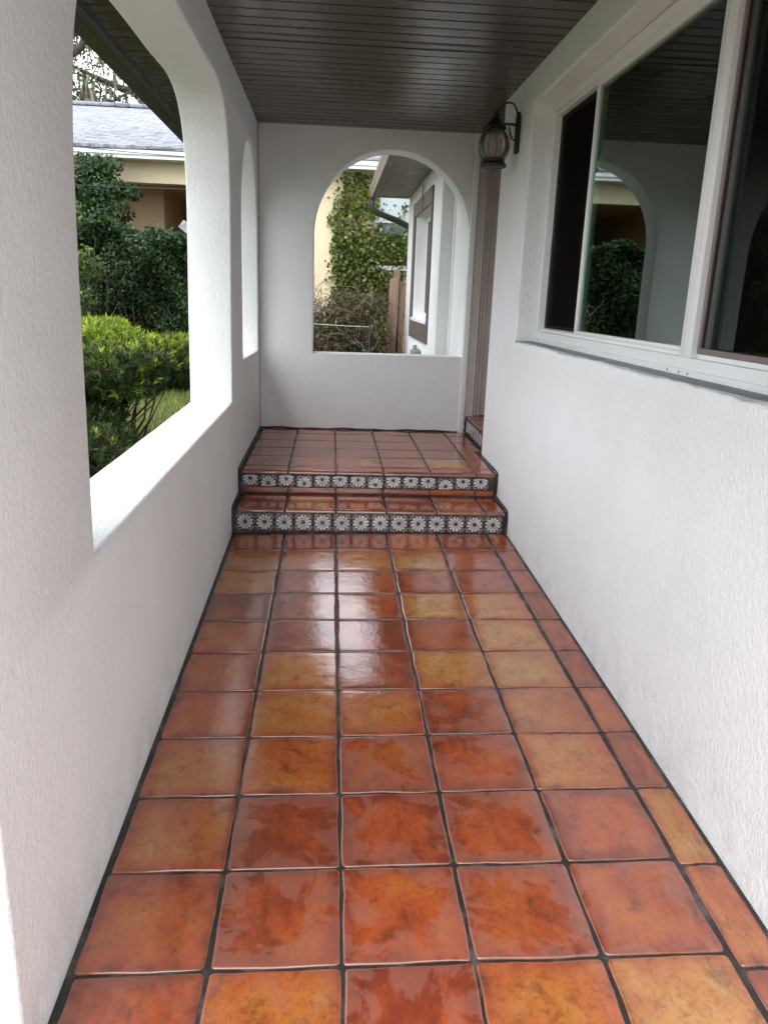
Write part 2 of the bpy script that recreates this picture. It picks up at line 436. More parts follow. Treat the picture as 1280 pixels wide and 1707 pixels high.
# ------------------------------------------------------------------ terracotta tiles as real pillowed pieces
def tile_pieces(tiles, zf, bull=None, flat=True):
    """tiles: (x0, x1, y0, y1, tone, haze). returns arrays for one mesh of separate tiles."""
    V = []; F = []; A = []; PL = []
    for (x0, x1, y0, y1, tone, haze) in tiles:
        cx, cy = (x0+x1)/2, (y0+y1)/2; hx, hy = (x1-x0)/2, (y1-y0)/2
        cr = min(.013, hx*.5, hy*.5)*random.uniform(.6, 1.15)
        seed = random.random()
        out = []
        ns = 7
        corners = [(hx-cr, hy-cr, 0), (-hx+cr, hy-cr, 90), (-hx+cr, -hy+cr, 180), (hx-cr, -hy+cr, 270)]
        for i, (ax, ay, a0) in enumerate(corners):
            for s in range(4):
                an = R(a0+s*30); out.append((ax+cr*math.cos(an), ay+cr*math.sin(an)))
            bx, by, _ = corners[(i+1) % 4]; a1 = R(a0+90)
            p = (ax+cr*math.cos(a1), ay+cr*math.sin(a1)); q = (bx+cr*math.cos(a1), by+cr*math.sin(a1))
            for s in range(1, ns): out.append((p[0]+(q[0]-p[0])*s/ns, p[1]+(q[1]-p[1])*s/ns))
        out = np.array(out); n = len(out)
        ph = rng.uniform(0, 6.28, 4); ang = np.arctan2(out[:, 1]/hy, out[:, 0]/hx)
        wob = .0014*np.sin(3*ang+ph[0])+.0011*np.sin(5*ang+ph[1])+rng.normal(0, .0007, n)
        out = out*(1+wob/np.hypot(out[:, 0], out[:, 1]))[:, None]
        tilt = rng.normal(0, .0055, 2); dome = rng.uniform(-.0012, .0016)
        base = len(V)
        rings = [(0.0, -.013), (0.0, -.0042), (.0010, -.0013), (.0028, -.0003), (.007, 0), (.035, .0), (.07, .0), (.11, .0)]
        hm = min(hx, hy)
        for ins, dz in rings:
            f = 1-min(ins, hm*.8)/np.array([hx, hy])
            q = out*f
            z = dz+q[:, 0]*tilt[0]+q[:, 1]*tilt[1]+dome*(1-(q[:, 0]/hx)**2)*(1-(q[:, 1]/hy)**2)
            for (a, b_), zz in zip(q, z):
                V.append((cx+a, cy+b_, zf(cx+a, cy+b_)+zz)); PL.append((a/hx, b_/hy, 0))
        V.append((cx, cy, zf(cx, cy)+dome)); PL.append((0, 0, 0))
        A += [(tone, seed, haze)]*(len(V)-base)
        for r in range(len(rings)-1):
            for i in range(n):
                j = (i+1) % n
                F.append((base+r*n+i, base+r*n+j, base+(r+1)*n+j, base+(r+1)*n+i))
        c = len(V)-1; r = len(rings)-1
        for i in range(0, n, 1):
            j = (i+1) % n; F.append((base+r*n+i, base+r*n+j, c, c))
    return V, F, A, PL
def tiles_obj(name, tiles, zf, parent):
    V, F, A, PL = tile_pieces(tiles, zf)
    me = D.meshes.new(name)
    me.from_pydata(V, [], [f if f[2] != f[3] else f[:3] for f in F]); me.update()
    for nm, arr in (('tile', A), ('place', PL)):
        a = me.attributes.new(nm, 'FLOAT_VECTOR', 'POINT'); a.data.foreach_set('vector', np.asarray(arr, np.float32).ravel())
    return finish(name, me, M['tile'], parent, 180)

# rows from the step towards the viewer; tone 0 red .. 1 ochre
TONES = [
    [.50, .12, .15, .48, .18, .15],
    [.72, .30, .62, .82, .20, .20],
    [.78, .12, .35, .20, .22, .20],
    [.10, .12, .30, .82, .62, .15],
    [.48, .10, .18, .28, .72, .25],
    [.35, .78, .22, .80, .78, .15],
    [.36, .78, .55, .26, .52, .50],
    [.62, .50, .30, .30, .70, .15],
    [.42, .14, .14, .18, .22, .82],
    [.30, .22, .30, .30, .30, .55],
    [.22, .66, .14, .62, .85, .15],
    [.4, .2, .3, .5, .3, .4], [.2, .6, .3, .2, .7, .3], [.5, .3, .2, .6, .2, .3], [.3, .3, .7, .2, .4, .5], [.2, .5, .2, .3, .6, .2], [.4, .2, .6, .3, .2, .3]]
HAZE = {8: [.1, .9, .9, 1, .5, .2], 9: [.4, 1, 1, 1, .8, .2], 7: [.3, .4, .9, .8, .3, .3], 10: [.5, .6, 1, .3, .2, .4], 6: [.3, .3, .4, .8, .4, .3]}
JO = .0048
xcols = [(-.630, -P), (-P, 0), (0, P), (P, 2*P), (2*P, 3*P-.002), (3*P+.004, XR-.011)]
tl = []
for r, tn in enumerate(TONES):
    y1 = P*(1-r)+(P if r == 0 else P); y1 = 2*P-.01-r*P if r == 0 else 2*P-r*P
    y0 = 2*P-(r+1)*P
    for c, (x0, x1) in enumerate(xcols):
        j = random.uniform(-.002, .002)
        ya, yb = y0, y1
        if c == 5 and r >= 7: ya -= .035*(r-7 if r < 9 else 2.2)*.6; yb -= (.035*(r-8 if r < 10 else 2.2)*.6 if r >= 8 else 0)
        hz = HAZE.get(r, [random.uniform(.05, .45) for _ in range(6)])[c]
        tl.append((x0+JO+j, x1-JO+j, ya+JO, yb-JO, tn[c]+random.uniform(-.05, .05), hz))
    if y0 < -2.9:
        for c in range(4):
            tl.append((-.624-(c+1)*P+JO, -.624-c*P-JO, y0+JO, y1-JO, random.uniform(.1, .8), random.uniform(.2, .9)))
fl = MB()
def sheet(mb, x0, x1, y0, y1, dz, zf=fz, deep=.25):
    top = [(x0, y0), (x1, y0), (x1, y1), (x0, y1)]
    bm = mb.bm
    a = [bm.verts.new((x, y, zf(x, y)+dz)) for x, y in top]; b = [bm.verts.new((x, y, zf(x, y)+dz-deep)) for x, y in top]
    bm.faces.new(a); bm.faces.new(b[::-1])
    for i in range(4): bm.faces.new((a[i], b[i], b[(i+1) % 4], a[(i+1) % 4]))
sheet(fl, XL+.001, XR-.001, -2.77, .70, -.0044)
sheet(fl, -2.0, XR-.001, -5.2, -2.771, -.0058)
floor = fl.build('floor', M['grout']); floor['kind'] = 'structure'
tiles_obj('tile_paving', tl, fz, floor)

# ------------------------------------------------------------------ steps
def decor_tile(V, F, CO_, o, ux, uz, nrm, w, h, crop, n=44):
    """one painted tile: cream twelve petal daisy on navy; crop = (v0, v1) part of the full square that is kept"""
    base = len(V)
    o = Vector(o); ux = Vector(ux); uz = Vector(uz)
    nv = max(6, int(n*(crop[1]-crop[0])))
    dj = rng.normal(0, .035, 3)
    cream = np.array((.78, .75, .64))*(1+dj[0]); navy = np.array((.016, .017, .065)); cob = np.array((.035, .055, .22)); brown = np.array((.10, .055, .03))
    for j in range(nv+1):
        for i in range(n+1):
            u = i/n*2-1; vv = crop[0]+(crop[1]-crop[0])*j/nv; v = vv*2-1
            edge = max(abs(i/n*2-1), abs(j/nv*2-1))
            p = o+ux*(w*i/n)+uz*(h*j/nv)+Vector(nrm)*(0 if edge > .999 else .0015)
            r = math.hypot(u-dj[1]*.4, v-dj[2]*.4); a = math.atan2(v-dj[2]*.4, u-dj[1]*.4)+dj[2]; k = a/(2*math.pi)*12; fr = k-math.floor(k)-.5
            col = navy; m_ = abs(u)+abs(v)
            pr = .74+.16*math.cos(fr*2*math.pi*.5)**2
            if r < .19: col = cob*1.3 if r > .10 else navy
            elif r < .25: col = brown*1.6
            elif r < .31: col = cream*.8
            elif r < pr:
                wid = .40 if r > .48 else .30
                if abs(fr) < wid*(1 if r < .70 else max(0, 1-(r-.70)/.30)): col = cream
                if .54 < r < .66 and abs(fr) < .10: col = cob*1.5
            elif m_ > 1.34:
                col = cob*1.2
                if 1.42 < m_ < 1.56: col = np.array((.46, .36, .14))
                elif m_ > 1.68: col = brown*1.5
            elif r > .88 and abs(abs(fr)-.5) < .13 : col = np.array((.34, .30, .16))
            V.append(tuple(p)); CO_.append(tuple(col))
    for j in range(nv):
        for i in range(n):
            F.append((base+j*(n+1)+i, base+j*(n+1)+i+1, base+(j+1)*(n+1)+i+1, base+(j+1)*(n+1)+i))
def decor_band(name, x0, x1, pitch, y, z0, z1, parent, half=False, axis='x'):
    V = []; F = []; Cc = []
    n = int((x1-x0)/pitch+.999); h = z1-z0; full = pitch-.008
    for i in range(n):
        a = x0+i*pitch; b = min(a+full, x1)
        if b-a < .05: continue
        wz = z0+random.uniform(-.0012, .0012)
        crop = (0, 1)
        if half:
            fr = h/full; crop = (0, fr) if i % 4 in (0, 2, 1) and i not in (1, 3) else (1-fr, 1)
        if axis == 'x': decor_tile(V, F, Cc, (a, y, wz), (1, 0, 0), (0, 0, 1), (0, -1, 0), b-a, h, crop)
        else: decor_tile(V, F, Cc, (y, a, wz), (0, 1, 0), (0, 0, 1), (-1, 0, 0), b-a, h, crop)
    return np_mesh(name, V, F, M['glaze'], parent, Cc)
def tread_tile_row(xs, y_front, y_back, z, tones, drop=.022):
    """bullnosed terracotta tiles over a step edge"""
    V = []; F = []; A = []; PL = []
    rr = .017
    for (x0, x1), tone in zip(xs, tones):
        base = len(V); seed = random.random(); hz = random.uniform(.2, .7)
        prof = [(y_front, -drop)]+[(y_front+rr-rr*math.cos(R(t)), -rr+rr*math.sin(R(t))) for t in (0, 15, 30, 45, 60, 75, 90)]
        L = y_back-y_front
        prof += [(y_front+L*t, 0) for t in (.2, .4, .6, .8)]+[(y_back-.004, -.0004), (y_back, -.004), (y_back, -.012)]
        tl_ = rng.normal(0, .003, 2); nx = 9; dm = rng.uniform(-.001, .0015)
        xq = [0, .0, .004, .02]; 
        us = [x0, x0+.0015, x0+.005]+list(np.linspace(x0+.02, x1-.02, nx))+[x1-.005, x1-.0015, x1]
        zo = [-.012, -.0025, -.0004]+[0]*nx+[-.0004, -.0025, -.012]
        cxx = (x0+x1)/2
        for u, zz in zip(us, zo):
            wv = .0012*math.sin(u*31+seed*9)+rng.normal(0, .0003)
            for (py, pz) in prof:
                ins = min(0, zz+.004) if pz < -.01 and py < y_front+.01 else zz
                V.append((u, py+(wv if py < y_front+.03 else 0), z+pz+ins+(u-cxx)*tl_[0]+(py-y_front)*tl_[1]*.5))
                PL.append(((u-cxx)/((x1-x0)/2), min(.9, (py-y_front)/L*2-1), 0)); A.append((tone, seed, hz))
        m = len(prof)
        for i in range(len(us)-1):
            for j in range(m-1):
                F.append((base+i*m+j, base+i*m+j+1, base+(i+1)*m+j+1, base+(i+1)*m+j))
    return V, F, A, PL
def step_tiles(name, rows, parent):
    V = []; F = []; A = []; PL = []
    for r in rows:
        v, f, a, p = r; o = len(V); V += v; A += a; PL += p; F += [tuple(i+o for i in q) for q in f]
    me = D.meshes.new(name); me.from_pydata(V, [], [f if f[2] != f[3] else f[:3] for f in F]); me.update()
    for nm, arr in (('tile', A), ('place', PL)):
        a = me.attributes.new(nm, 'FLOAT_VECTOR', 'POINT'); a.data.foreach_set('vector', np.asarray(arr, np.float32).ravel())
    return finish(name, me, M['tile'], parent, 60)
Y1, Z1, Y2, Z2 = .642, .171, 1.005, .336
sxs = [(-.617+JO, -.318-JO), (-.318+JO, -JO), (JO, P-JO), (P+JO, 2*P-JO), (2*P+JO, .945-JO), (.945+JO, XR-.02)]
st1 = empty('porch_step', 'lower terracotta step with a full row of blue and cream daisy tiles on its riser', 'step', (.2, .8, 0))
b = MB(); b.box(XL+.001, XR-.001, Y1+.006, 1.10, -.25, Z1-.011, .002)
# irregular dark grout bead where the step meets both walls
def bead(mb, xw, sgn, prof, wd=.011):
    pts = catmull(prof, .03)
    for (a, c), (a2, c2) in zip(pts[:-1], pts[1:]):
        w0 = wd*random.uniform(.8, 1.25)
        mb.tube([(xw+sgn*w0*.35, a, c), (xw+sgn*w0*.35, a2, c2)], w0*.75, 6)
bead(b, XL, 1, [(.625, .02), (.628, .10), (.635, .165), (.68, .176), (.85, .176), (1.0, .178)])
bead(b, XR, -1, [(.625, .035), (.628, .10), (.635, .165), (.68, .176), (.85, .176), (1.0, .178)])
b.build('step_body', M['grout'], st1)
step_tiles('tread', [tread_tile_row(sxs, Y1-.008, 1.012, Z1, [.22, .55, .35, .20, .50, .25])], st1)
decor_band('riser', -.622, XR-.022, .1206, Y1+.004, .026, .139, st1)
st2 = empty('porch_step', 'upper terracotta landing faced with a cut row of daisy tiles over a plain red strip', 'step', (.2, 1.6, .17))
b = MB(); b.box(XL+.001, XR-.001, Y2+.0065, Y2+.3, .2155, Z2-.0114, .002); b.box(XL+.0012, XR-.0012, Y2+.0225, YE-.001, Z1-.02, Z2-.011, .002); b.box(XR+.0012, 1.1395, 1.622, YE-.001, Z1-.02, Z2-.0112)
bead(b, XL, 1, [(Y2+.01, .185), (Y2-.01, .23), (Y2-.012, .30), (Y2-.005, .335), (1.08, .343), (1.6, .343), (2.2, .343), (2.64, .345)])
bead(b, XR, -1, [(Y2+.01, .185), (Y2-.01, .23), (Y2-.012, .30), (Y2-.005, .335), (1.08, .343), (1.3, .343), (1.6, .343)])
pts = [(x, YE-.006, .338+.006*math.sin(x*5+1)**2+.003*math.sin(x*23)) for x in np.linspace(XL, 1.1, 30)]
b.tube(pts, .009, 6)
b.build('step_body', M['grout'], st2)
zf2 = lambda x, y: Z2
rows = [tread_tile_row(sxs, Y2-.010, Y2+.135, Z2, [.24, .3, .35, .3, .32, .28])]
ys = [Y2+.14+i*P for i in range(5)]+[YE-.012]
tn = [[.35, .45, .5, .5, .95, .4], [.25, .2, .3, .25, .35, .3], [.3, .35, .4, .45, .3, .4], [.35, .3, .35, .3, .45, .3], [.25, .4, .3, .4, .35, .3]]
tt = []
for r in range(5):
    for c, (x0, x1) in enumerate(sxs):
        if c == 5 and ys[r] > 1.5: x1 = 1.12
        tt.append((x0, x1, ys[r]+JO*.8, ys[r+1]-JO*.8, tn[r][c]+random.uniform(-.06, .06), random.uniform(.1, .4)))
rows.append(tile_pieces(tt, zf2))
step_tiles('tread', rows, st2)
decor_band('riser', -.622, XR-.02, .1187, Y2+.002, .222, .300, st2, True)
rs = []
step_tiles('plain_riser', [[[(x, Y2+.018, z) for x, z in ((x0, .178), (x1, .178), (x1, .2135), (x0, .2135))], [(0, 1, 2, 3)], [(t, random.random(), .1)]*4, [(-.8, -.5, 0), (.8, -.5, 0), (.8, .5, 0), (-.8, .5, 0)]] for (x0, x1), t in zip(sxs, (.2, .25, .3, .15, .3, .35))], st2)
st3 = empty('door_step', 'small tiled threshold step below the brown door frame at the landing', 'step', (1.3, 2.1, .34))
b = MB(); b.box(1.142, 1.60, 1.62, YE-.002, .2, .478, .003)
b.tube([(1.139, 2.645, .34), (1.139, 2.645, .42), (1.143, 2.642, .475), (1.2, 2.645, .487), (1.45, 2.645, .487)], .010, 6)
b.build('step_body', M['grout'], st3)
tt = [(1.140, 1.40, 1.63+i*.2555, 1.63+(i+1)*.2555-.008, random.uniform(.1, .3), .3) for i in range(4)]
tiles_obj('tread', tt, lambda x, y: .488, st3)
decor_band('riser', 1.64, 2.635, .1206, 1.138, .350, .458, st3, axis='y')

# ------------------------------------------------------------------ porch walls
arch_pts = catmull([(.779, .807), (.80, 1.3), (.845, 1.85), (.848, 2.05), (.80, 2.29), (.71, 2.405), (.60, 2.470), (.46, 2.502), (.30, 2.510), (0, 2.500), (-.4, 2.498), (-.8, 2.488), (-1.2, 2.465), (-1.5, 2.42), (-1.8, 2.27), (-1.95, 2.09), (-2.025, 1.88), (-2.065, 1.55), (-2.102, .806)], .035)
hole1 = arch_pts+[(y, .806+.0008*math.sin(y*9)) for y in np.linspace(-2.102, .779, 26)[1:-1]]
hole2 = [(2.545, 1.0), (2.545, 1.88)]+[(1.975+.570*math.cos(R(t)), 1.88+.595*math.sin(R(t))) for t in range(3, 178, 4)]+[(1.405, 1.88), (1.405, 1.012)]
outer = densify([(-2.77, -.36), (YE+.24, -.36), (YE+.24, ZC+.1), (-2.77, ZC+.1)], .1, 0)
arcade = empty('porch_wall', 'white stucco garden side wall with one wide flat-topped arch and one small arch', 'wall', (XL, 0, 0))
slab_wall('wall', outer, [hole1, hole2], TL, lambda u, v, w_: (XL-w_, u, v), M['white_brushed'], arcade, .011)

end = empty('porch_wall', 'white stucco end wall with one round arch above the terracotta landing', 'wall', (.2, YE, 0))
ec, er, ez = .436, .636, 1.956
ahole = [(1.072, .985), (1.072, ez)]+[(ec+er*math.cos(R(t)), ez+er*math.sin(R(t))) for t in range(2, 180, 3)]+[(-.200, ez), (-.202, .982)]
outer = densify([(XL+.002, .02), (1.0745, .02), (1.0745, ZC+.05), (XL+.002, ZC+.05)], .1, 0)
# the opening runs out to the pilaster on its right, so the outline is one piece
ol = [(XL+.002, .02), (1.0745, .02), (1.0745, .985), (-.202, .982), (-.200, 1.3), (-.200, ez)]+[(ec+er*math.cos(R(t)), ez+er*math.sin(R(t))) for t in range(177, 2, -3)]+[(1.0735, ez), (1.0745, ZC+.05), (XL+.002, ZC+.05)]
slab_wall('wall', ol, [], .24, lambda u, v, w_: (u, YE+w_, v), M['white'], end, .009)
p = MB(); p.box(1.0725, 1.128, YE-.024, YE+.24, .30, ZC+.05, .012, 3); p.build('pilaster', M['white'], end, 40)

winwall = empty('porch_wall', 'long white stucco wall holding the wide white sliding window', 'wall', (XR, 0, 0))
WY0, WY1, WZ0, WZ1 = -2.08, .822, 1.224, 2.563
wh = [(WY1, WZ0-.008), (WY1, WZ1)]+[(y, WZ1-.004*math.sin(y)) for y in np.linspace(WY1, WY0, 20)[1:-1]]+[(WY0, WZ1), (WY0, WZ0)]+[(y, WZ0+.0035*math.sin(y*7)+rng.normal(0, .0015)) for y in np.linspace(WY0, WY1, 40)[1:-1]]
outer = densify([(-7.0, -.36), (1.618, -.36), (1.618, ZC+.05), (-7.0, ZC+.05)], .1, 0)
slab_wall('wall', outer, [wh], .22, lambda u, v, w_: (XR+w_, u, v), M['white'], winwall, .012)
# window ------------------------------------------------------
win = D.objects.new('window', None); C.objects.link(win); win.location = (XR+.17, -.6, 1.9); win.parent = winwall
win.matrix_parent_inverse = Matrix.Translation(-Vector(winwall.location))
class WP:
    location = Vector((XR+.17, -.6, 1.9))
def wpart(o):
    o.parent = win; o.matrix_parent_inverse = Matrix.Translation(-Vector((XR+.17, -.6, 1.9))); return o
XF = 1.212                       # front of the frame
f = MB()
f.box(XF, XF+.085, WY0+.002, WY1-.002, WZ0+.004, 1.292, .003)           # bottom rail
f.box(XF-.012, XF+.02, WY0+.002, WY1-.002, WZ0-.004, 1.252, .004)
f.box(XF, XF+.085, WY0+.002, WY1-.002, 2.517, WZ1-.002, .003)
f.box(XF+.012, XF+.08, WY0+.06, WY1-.06, 2.494, 2.5168, .002)
for a, c in ((WY1-.056, WY1-.002), (WY0+.002, WY0+.056)): f.box(XF, XF+.085, a, c, 1.2925, 2.5165, .003)
f.box(XF+.018, XF+.07, WY0+.056, WY1-.0565, 1.2925, 1.309, .002)
wpart(f.build('frame', M['vinyl'], None, 40))
f = MB(); ysl = np.linspace(WY0+.004, WY1-.004, 70); fr_ = [(XR+.010+.004*math.sin(y*5)+rng.normal(0, .0022), y) for y in ysl]
f.prism(fr_+[(XF-.013, WY1-.004), (XF-.013, WY0+.004)], 'z', WZ0-.012, WZ0+.006); wpart(f.build('sill', M['sill_shade'], None))
f = MB(); f.box(XF-.008, XF+.075, -1.352, -1.262, 1.293, 2.5163, .003); f.box(XF-.014, XF+.01, -1.318, -1.296, 1.2935, 2.516, .002)
wpart(f.build('mullion', M['vinyl'], None, 40))
def sash(y0, y1, x, w=.032):
    f = MB(); z0, z1 = 1.310, 2.4935
    f.box(x, x+.03, y0, y1, z0, z0+w*.55, .002); f.box(x, x+.03, y0, y1, z1-w*.6, z1, .002)
    f.box(x+.0005, x+.0295, y0, y0+w, z0+w*.55, z1-w*.6, .002); f.box(x+.0005, x+.0295, y1-w, y1, z0+w*.55, z1-w*.6, .002)
    wpart(f.build('sash', M['vinyl'], None, 40))
    q = MB(); q.box(x+.012, x+.018, y0+w*.8, y1-w*.8, z0+w*.4, z1-w*.5)
    return wpart(q.build('pane', M['glass'], None))
sash(.030, WY1-.057, XF+.045, .04)
sash(-1.2615, .062, XF+.008, .030)
sash(WY0+.057, -1.3525, XF+.030, .034)
q = MB(); q.box(XF+.036, XF+.040, .066, WY1-.07, 1.315, 2.488); wpart(q.build('screen', M['screen'], None))
q = MB(); q.box(XF+.020, XF+.024, WY0+.07, -1.372, 1.330, 2.480); wpart(q.build('screen', M['fine_screen'], None))
q = MB(); q.box(XF+.012, XF+.028, WY0+.06, -1.354, 1.310, 1.3295, .002); q.box(XF+.012, XF+.028, -1.3715, -1.354, 1.3296, 2.49, .002)
wpart(q.build('screen_frame', M['gutter'], None))
for y in (.70, .05, -.02, -1.19, -1.29, -1.36):
    q = MB(); q.lathe([(.0, 0), (.004, 0), (.004, .002), (0, .002)], (0, 0, 0), 8)
    bmesh.ops.transform(q.bm, matrix=Matrix.Translation((XF-.013, y, 1.240)) @ Matrix.Rotation(R(-90), 4, 'Y'), verts=q.bm.verts)
    wpart(q.build('screw_cap', M['wire'], None))
# the dim room behind
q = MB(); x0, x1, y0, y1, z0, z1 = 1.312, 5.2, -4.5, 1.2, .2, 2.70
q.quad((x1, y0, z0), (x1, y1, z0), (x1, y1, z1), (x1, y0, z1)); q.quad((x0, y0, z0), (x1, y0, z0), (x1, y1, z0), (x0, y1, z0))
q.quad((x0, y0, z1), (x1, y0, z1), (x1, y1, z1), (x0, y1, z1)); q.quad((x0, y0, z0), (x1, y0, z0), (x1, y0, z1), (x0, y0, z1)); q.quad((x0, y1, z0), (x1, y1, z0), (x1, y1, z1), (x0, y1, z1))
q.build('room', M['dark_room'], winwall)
def drape(name, y0, y1, x, z0, z1, folds, mat, label, amp=.03):
    V = []; F = []; n = folds*10
    for i in range(n+1):
        t = i/n; y = y0+(y1-y0)*t
        for j in range(13):
            zz = z0+(z1-z0)*j/12; k_ = .5+.5*(1-j/12)
            V.append((x+amp*k_*math.sin(t*folds*2*math.pi+.5*math.sin(j*.6)), y+.01*math.sin(j*.7+i*.4), zz))
    for i in range(n):
        for j in range(12): F.append((i*13+j, (i+1)*13+j, (i+1)*13+j+1, i*13+j+1))
    o = np_mesh(name, V, F, mat, None, smooth=180)
    return tag(o, label, 'curtain')
drape('curtain', -1.80, -1.45, 1.36, .6, 2.55, 5, M['curtain'], 'pale folded curtain hanging behind the near window pane')
drape('curtain', .10, .80, 1.40, .6, 2.60, 6, M['blind'], 'dark curtain hanging behind the narrow far window pane')

# ------------------------------------------------------------------ lantern
LC = Vector((.940, 1.13, 0))
lan = empty('wall_lantern', 'black iron carriage lantern with a clear bulbous glass globe on the white wall', 'lantern', (XR, 1.13, 2.44))
q = MB(); q.box(1.066, XR-.001, 1.095, 1.165, 2.345, 2.565, .010, 3); q.lathe([(0, 0), (.012, 0), (.010, .016), (0, .02)], (1.078, 1.13, 2.565), 10); q.build('back_plate', M['black_iron'], lan, 40)
cx, cy = LC.x, LC.y
q = MB(); q.tube([(1.068, cy, 2.508), (1.03, cy, 2.512), (.99, cy, 2.510)], .008, 8)
q.tube(catmull([(1.072, cy, 2.53), (1.066, cy, 2.585), (1.045, cy, 2.622), (1.012, cy, 2.632), (.975, cy, 2.618), (.952, cy, 2.59), (cx, cy, 2.562)], .015), .0052, 8)
q.tube(catmull([(1.070, cy, 2.42), (1.05, cy, 2.428), (1.035, cy, 2.455), (1.022, cy, 2.50)], .015), .005, 8)
q.build('arm', M['black_iron'], lan, 60)
q = MB(); q.lathe([(0, .098), (.010, .096), (.013, .085), (.009, .076), (.020, .072), (.024, .062), (.018, .052), (.024, .044), (.046, .024), (.060, .004), (.066, .0), (.066, -.010), (.050, -.014), (.045, -.03), (0, -.03)], (cx, cy, 2.492), 28)
q.build('cap', M['black_iron'], lan, 50)
gl = [(.045, .172), (.064, .155), (.082, .125), (.090, .088), (.088, .05), (.073, .018), (.060, .0)]
q = MB(); q.lathe(gl, (cx, cy, 2.312), 36); q.build('globe', M['globe'], lan, 180)
q = MB()
for k_ in range(4):
    a = R(45+90*k_+12)
    q.tube(catmull([(cx+r*math.cos(a), cy+r*math.sin(a), 2.30+z) for r, z in ((.066, .0), (.086, .03), (.099, .075), (.100, .11), (.088, .150), (.064, .19))], .012), .0028, 6)
q.build('cage', M['black_iron'], lan, 60)
q = MB(); q.lathe([(0, .052), (.058, .052), (.068, .048), (.068, .030), (.072, .026), (.081, .016), (.081, .004), (.077, .0), (0, .0)], (cx, cy, 2.262), 30); q.build('base', M['black_iron'], lan, 40)
q = MB(); q.lathe([(0, 0), (.013, 0), (.013, .085), (.009, .09), (0, .09)], (cx+.005, cy, 2.314), 14); q.lathe([(0, 0), (.010, .01), (.014, .03), (.006, .055), (0, .062)], (cx+.005, cy, 2.404), 12)  # added brown strip standing for the door casing refracted in the globe
q.build('refracted_strip', M['refracted_strip'], lan, 50)

# ------------------------------------------------------------------ front door recess
door = empty('front_door', 'brown front door frame with fluted trim set back beside the landing', 'door', (1.4, 2.1, .48))
q = MB()
prof = [(1.129, YE-.002), (1.129, YE-.026), (1.182, YE-.026), (1.186, YE-.036), (1.192, YE-.036), (1.196, YE-.022), (1.204, YE-.022), (1.209, YE-.032), (1.216, YE-.032), (1.221, YE-.018), (1.232, YE-.018), (1.236, YE-.030), (1.245, YE-.030), (1.25, YE-.012), (1.45, YE-.012), (1.45, YE-.002)]
q.prism(prof, 'z', .484, ZC+.03); q.build('casing', M['brown'], door)
q = MB(); q.box(1.45, 1.50, 1.66, YE-.03, .49, 2.55, .003)
for a, c in ((.62, 1.35), (1.5, 2.4)): q.box(1.438, 1.4498, 1.78, 2.52, a, c, .008)
q.build('door_leaf', M['brown'], door, 40)
q = MB(); q.box(1.452, 1.52, 1.622, 1.659, .484, ZC+.03, .003); q.box(1.452, 1.52, 1.6595, YE-.03, 2.552, ZC+.03, .003); q.build('jamb', M['brown'], door)
q = MB(); q.lathe([(0, 0), (.026, .004), (.03, .02), (.02, .035), (0, .04)], (0, 0, 0), 16)
bmesh.ops.transform(q.bm, matrix=Matrix.Translation((1.45, 1.74, 1.42)) @ Matrix.Rotation(R(-90), 4, 'Y'), verts=q.bm.verts); q.build('handle', M['black_iron'], door, 60)

# ------------------------------------------------------------------ roof over the porch
roof = empty('porch_cover', 'dark brown slatted porch ceiling with eave and gutter along the garden side', 'porch ceiling', (.2, 0, ZC))
def slats(name, x0, x1, y0, y1, z, pitch, parent, mat=None):
    V = []; F = []
    y = y1; i = 0
    while y > y0:
        a = y-pitch; d = rng.normal(0, .0005); tl_ = rng.normal(0, .0006)
        pr = [(y, .014), (y-.004, .013), (y-.0045, .002), (y-.007, .0), (y-pitch*.35, -.0006+tl_), (y-pitch*.65, -.0006+tl_), (a+.010, 0), (a+.0075, .002), (a+.007, .014)]
        b0 = len(V)
        nx = 14
        for xx in np.linspace(x0, x1, nx+1):
            wv = 0
            for (yy, zz) in pr: V.append((xx, yy, z+zz+d+wv))
        m = len(pr)
        for s in range(nx):
            for j in range(m-1): F.append((b0+s*m+j, b0+s*m+j+1, b0+(s+1)*m+j+1, b0+(s+1)*m+j))
        y = a
    return np_mesh(name, V, F, mat or M['ceil'], parent, smooth=35)
slats('ceiling', XL-.02, 1.6, -4.0, YE+.005, ZC, .1155, roof)
slats('soffit', -1.20, XL-TL+.02, -4.0, 3.3, 2.700, .1155, roof)
q = MB(); q.box(-1.33, 6.2, -4.05, 3.36, ZC+.02, ZC+.22); q.build('roof_deck', M['darkbrown'], roof)
q = MB(); q.box(-1.232, -1.185, -4.01, 3.34, 2.655, ZC+.019, .003); q.box(XL+.0, 6.0, -4.05, -4.012, 2.6, ZC+.019, .003); q.build('fascia', M['darkbrown'], roof)
q = MB()
q.prism([(-1.234, 2.655), (-1.318, 2.655), (-1.330, 2.70), (-1.345, 2.735), (-1.345, 2.765), (-1.234, 2.765)], 'y', -4.05, 3.36); q.build('gutter', M['darkbrown'], roof)
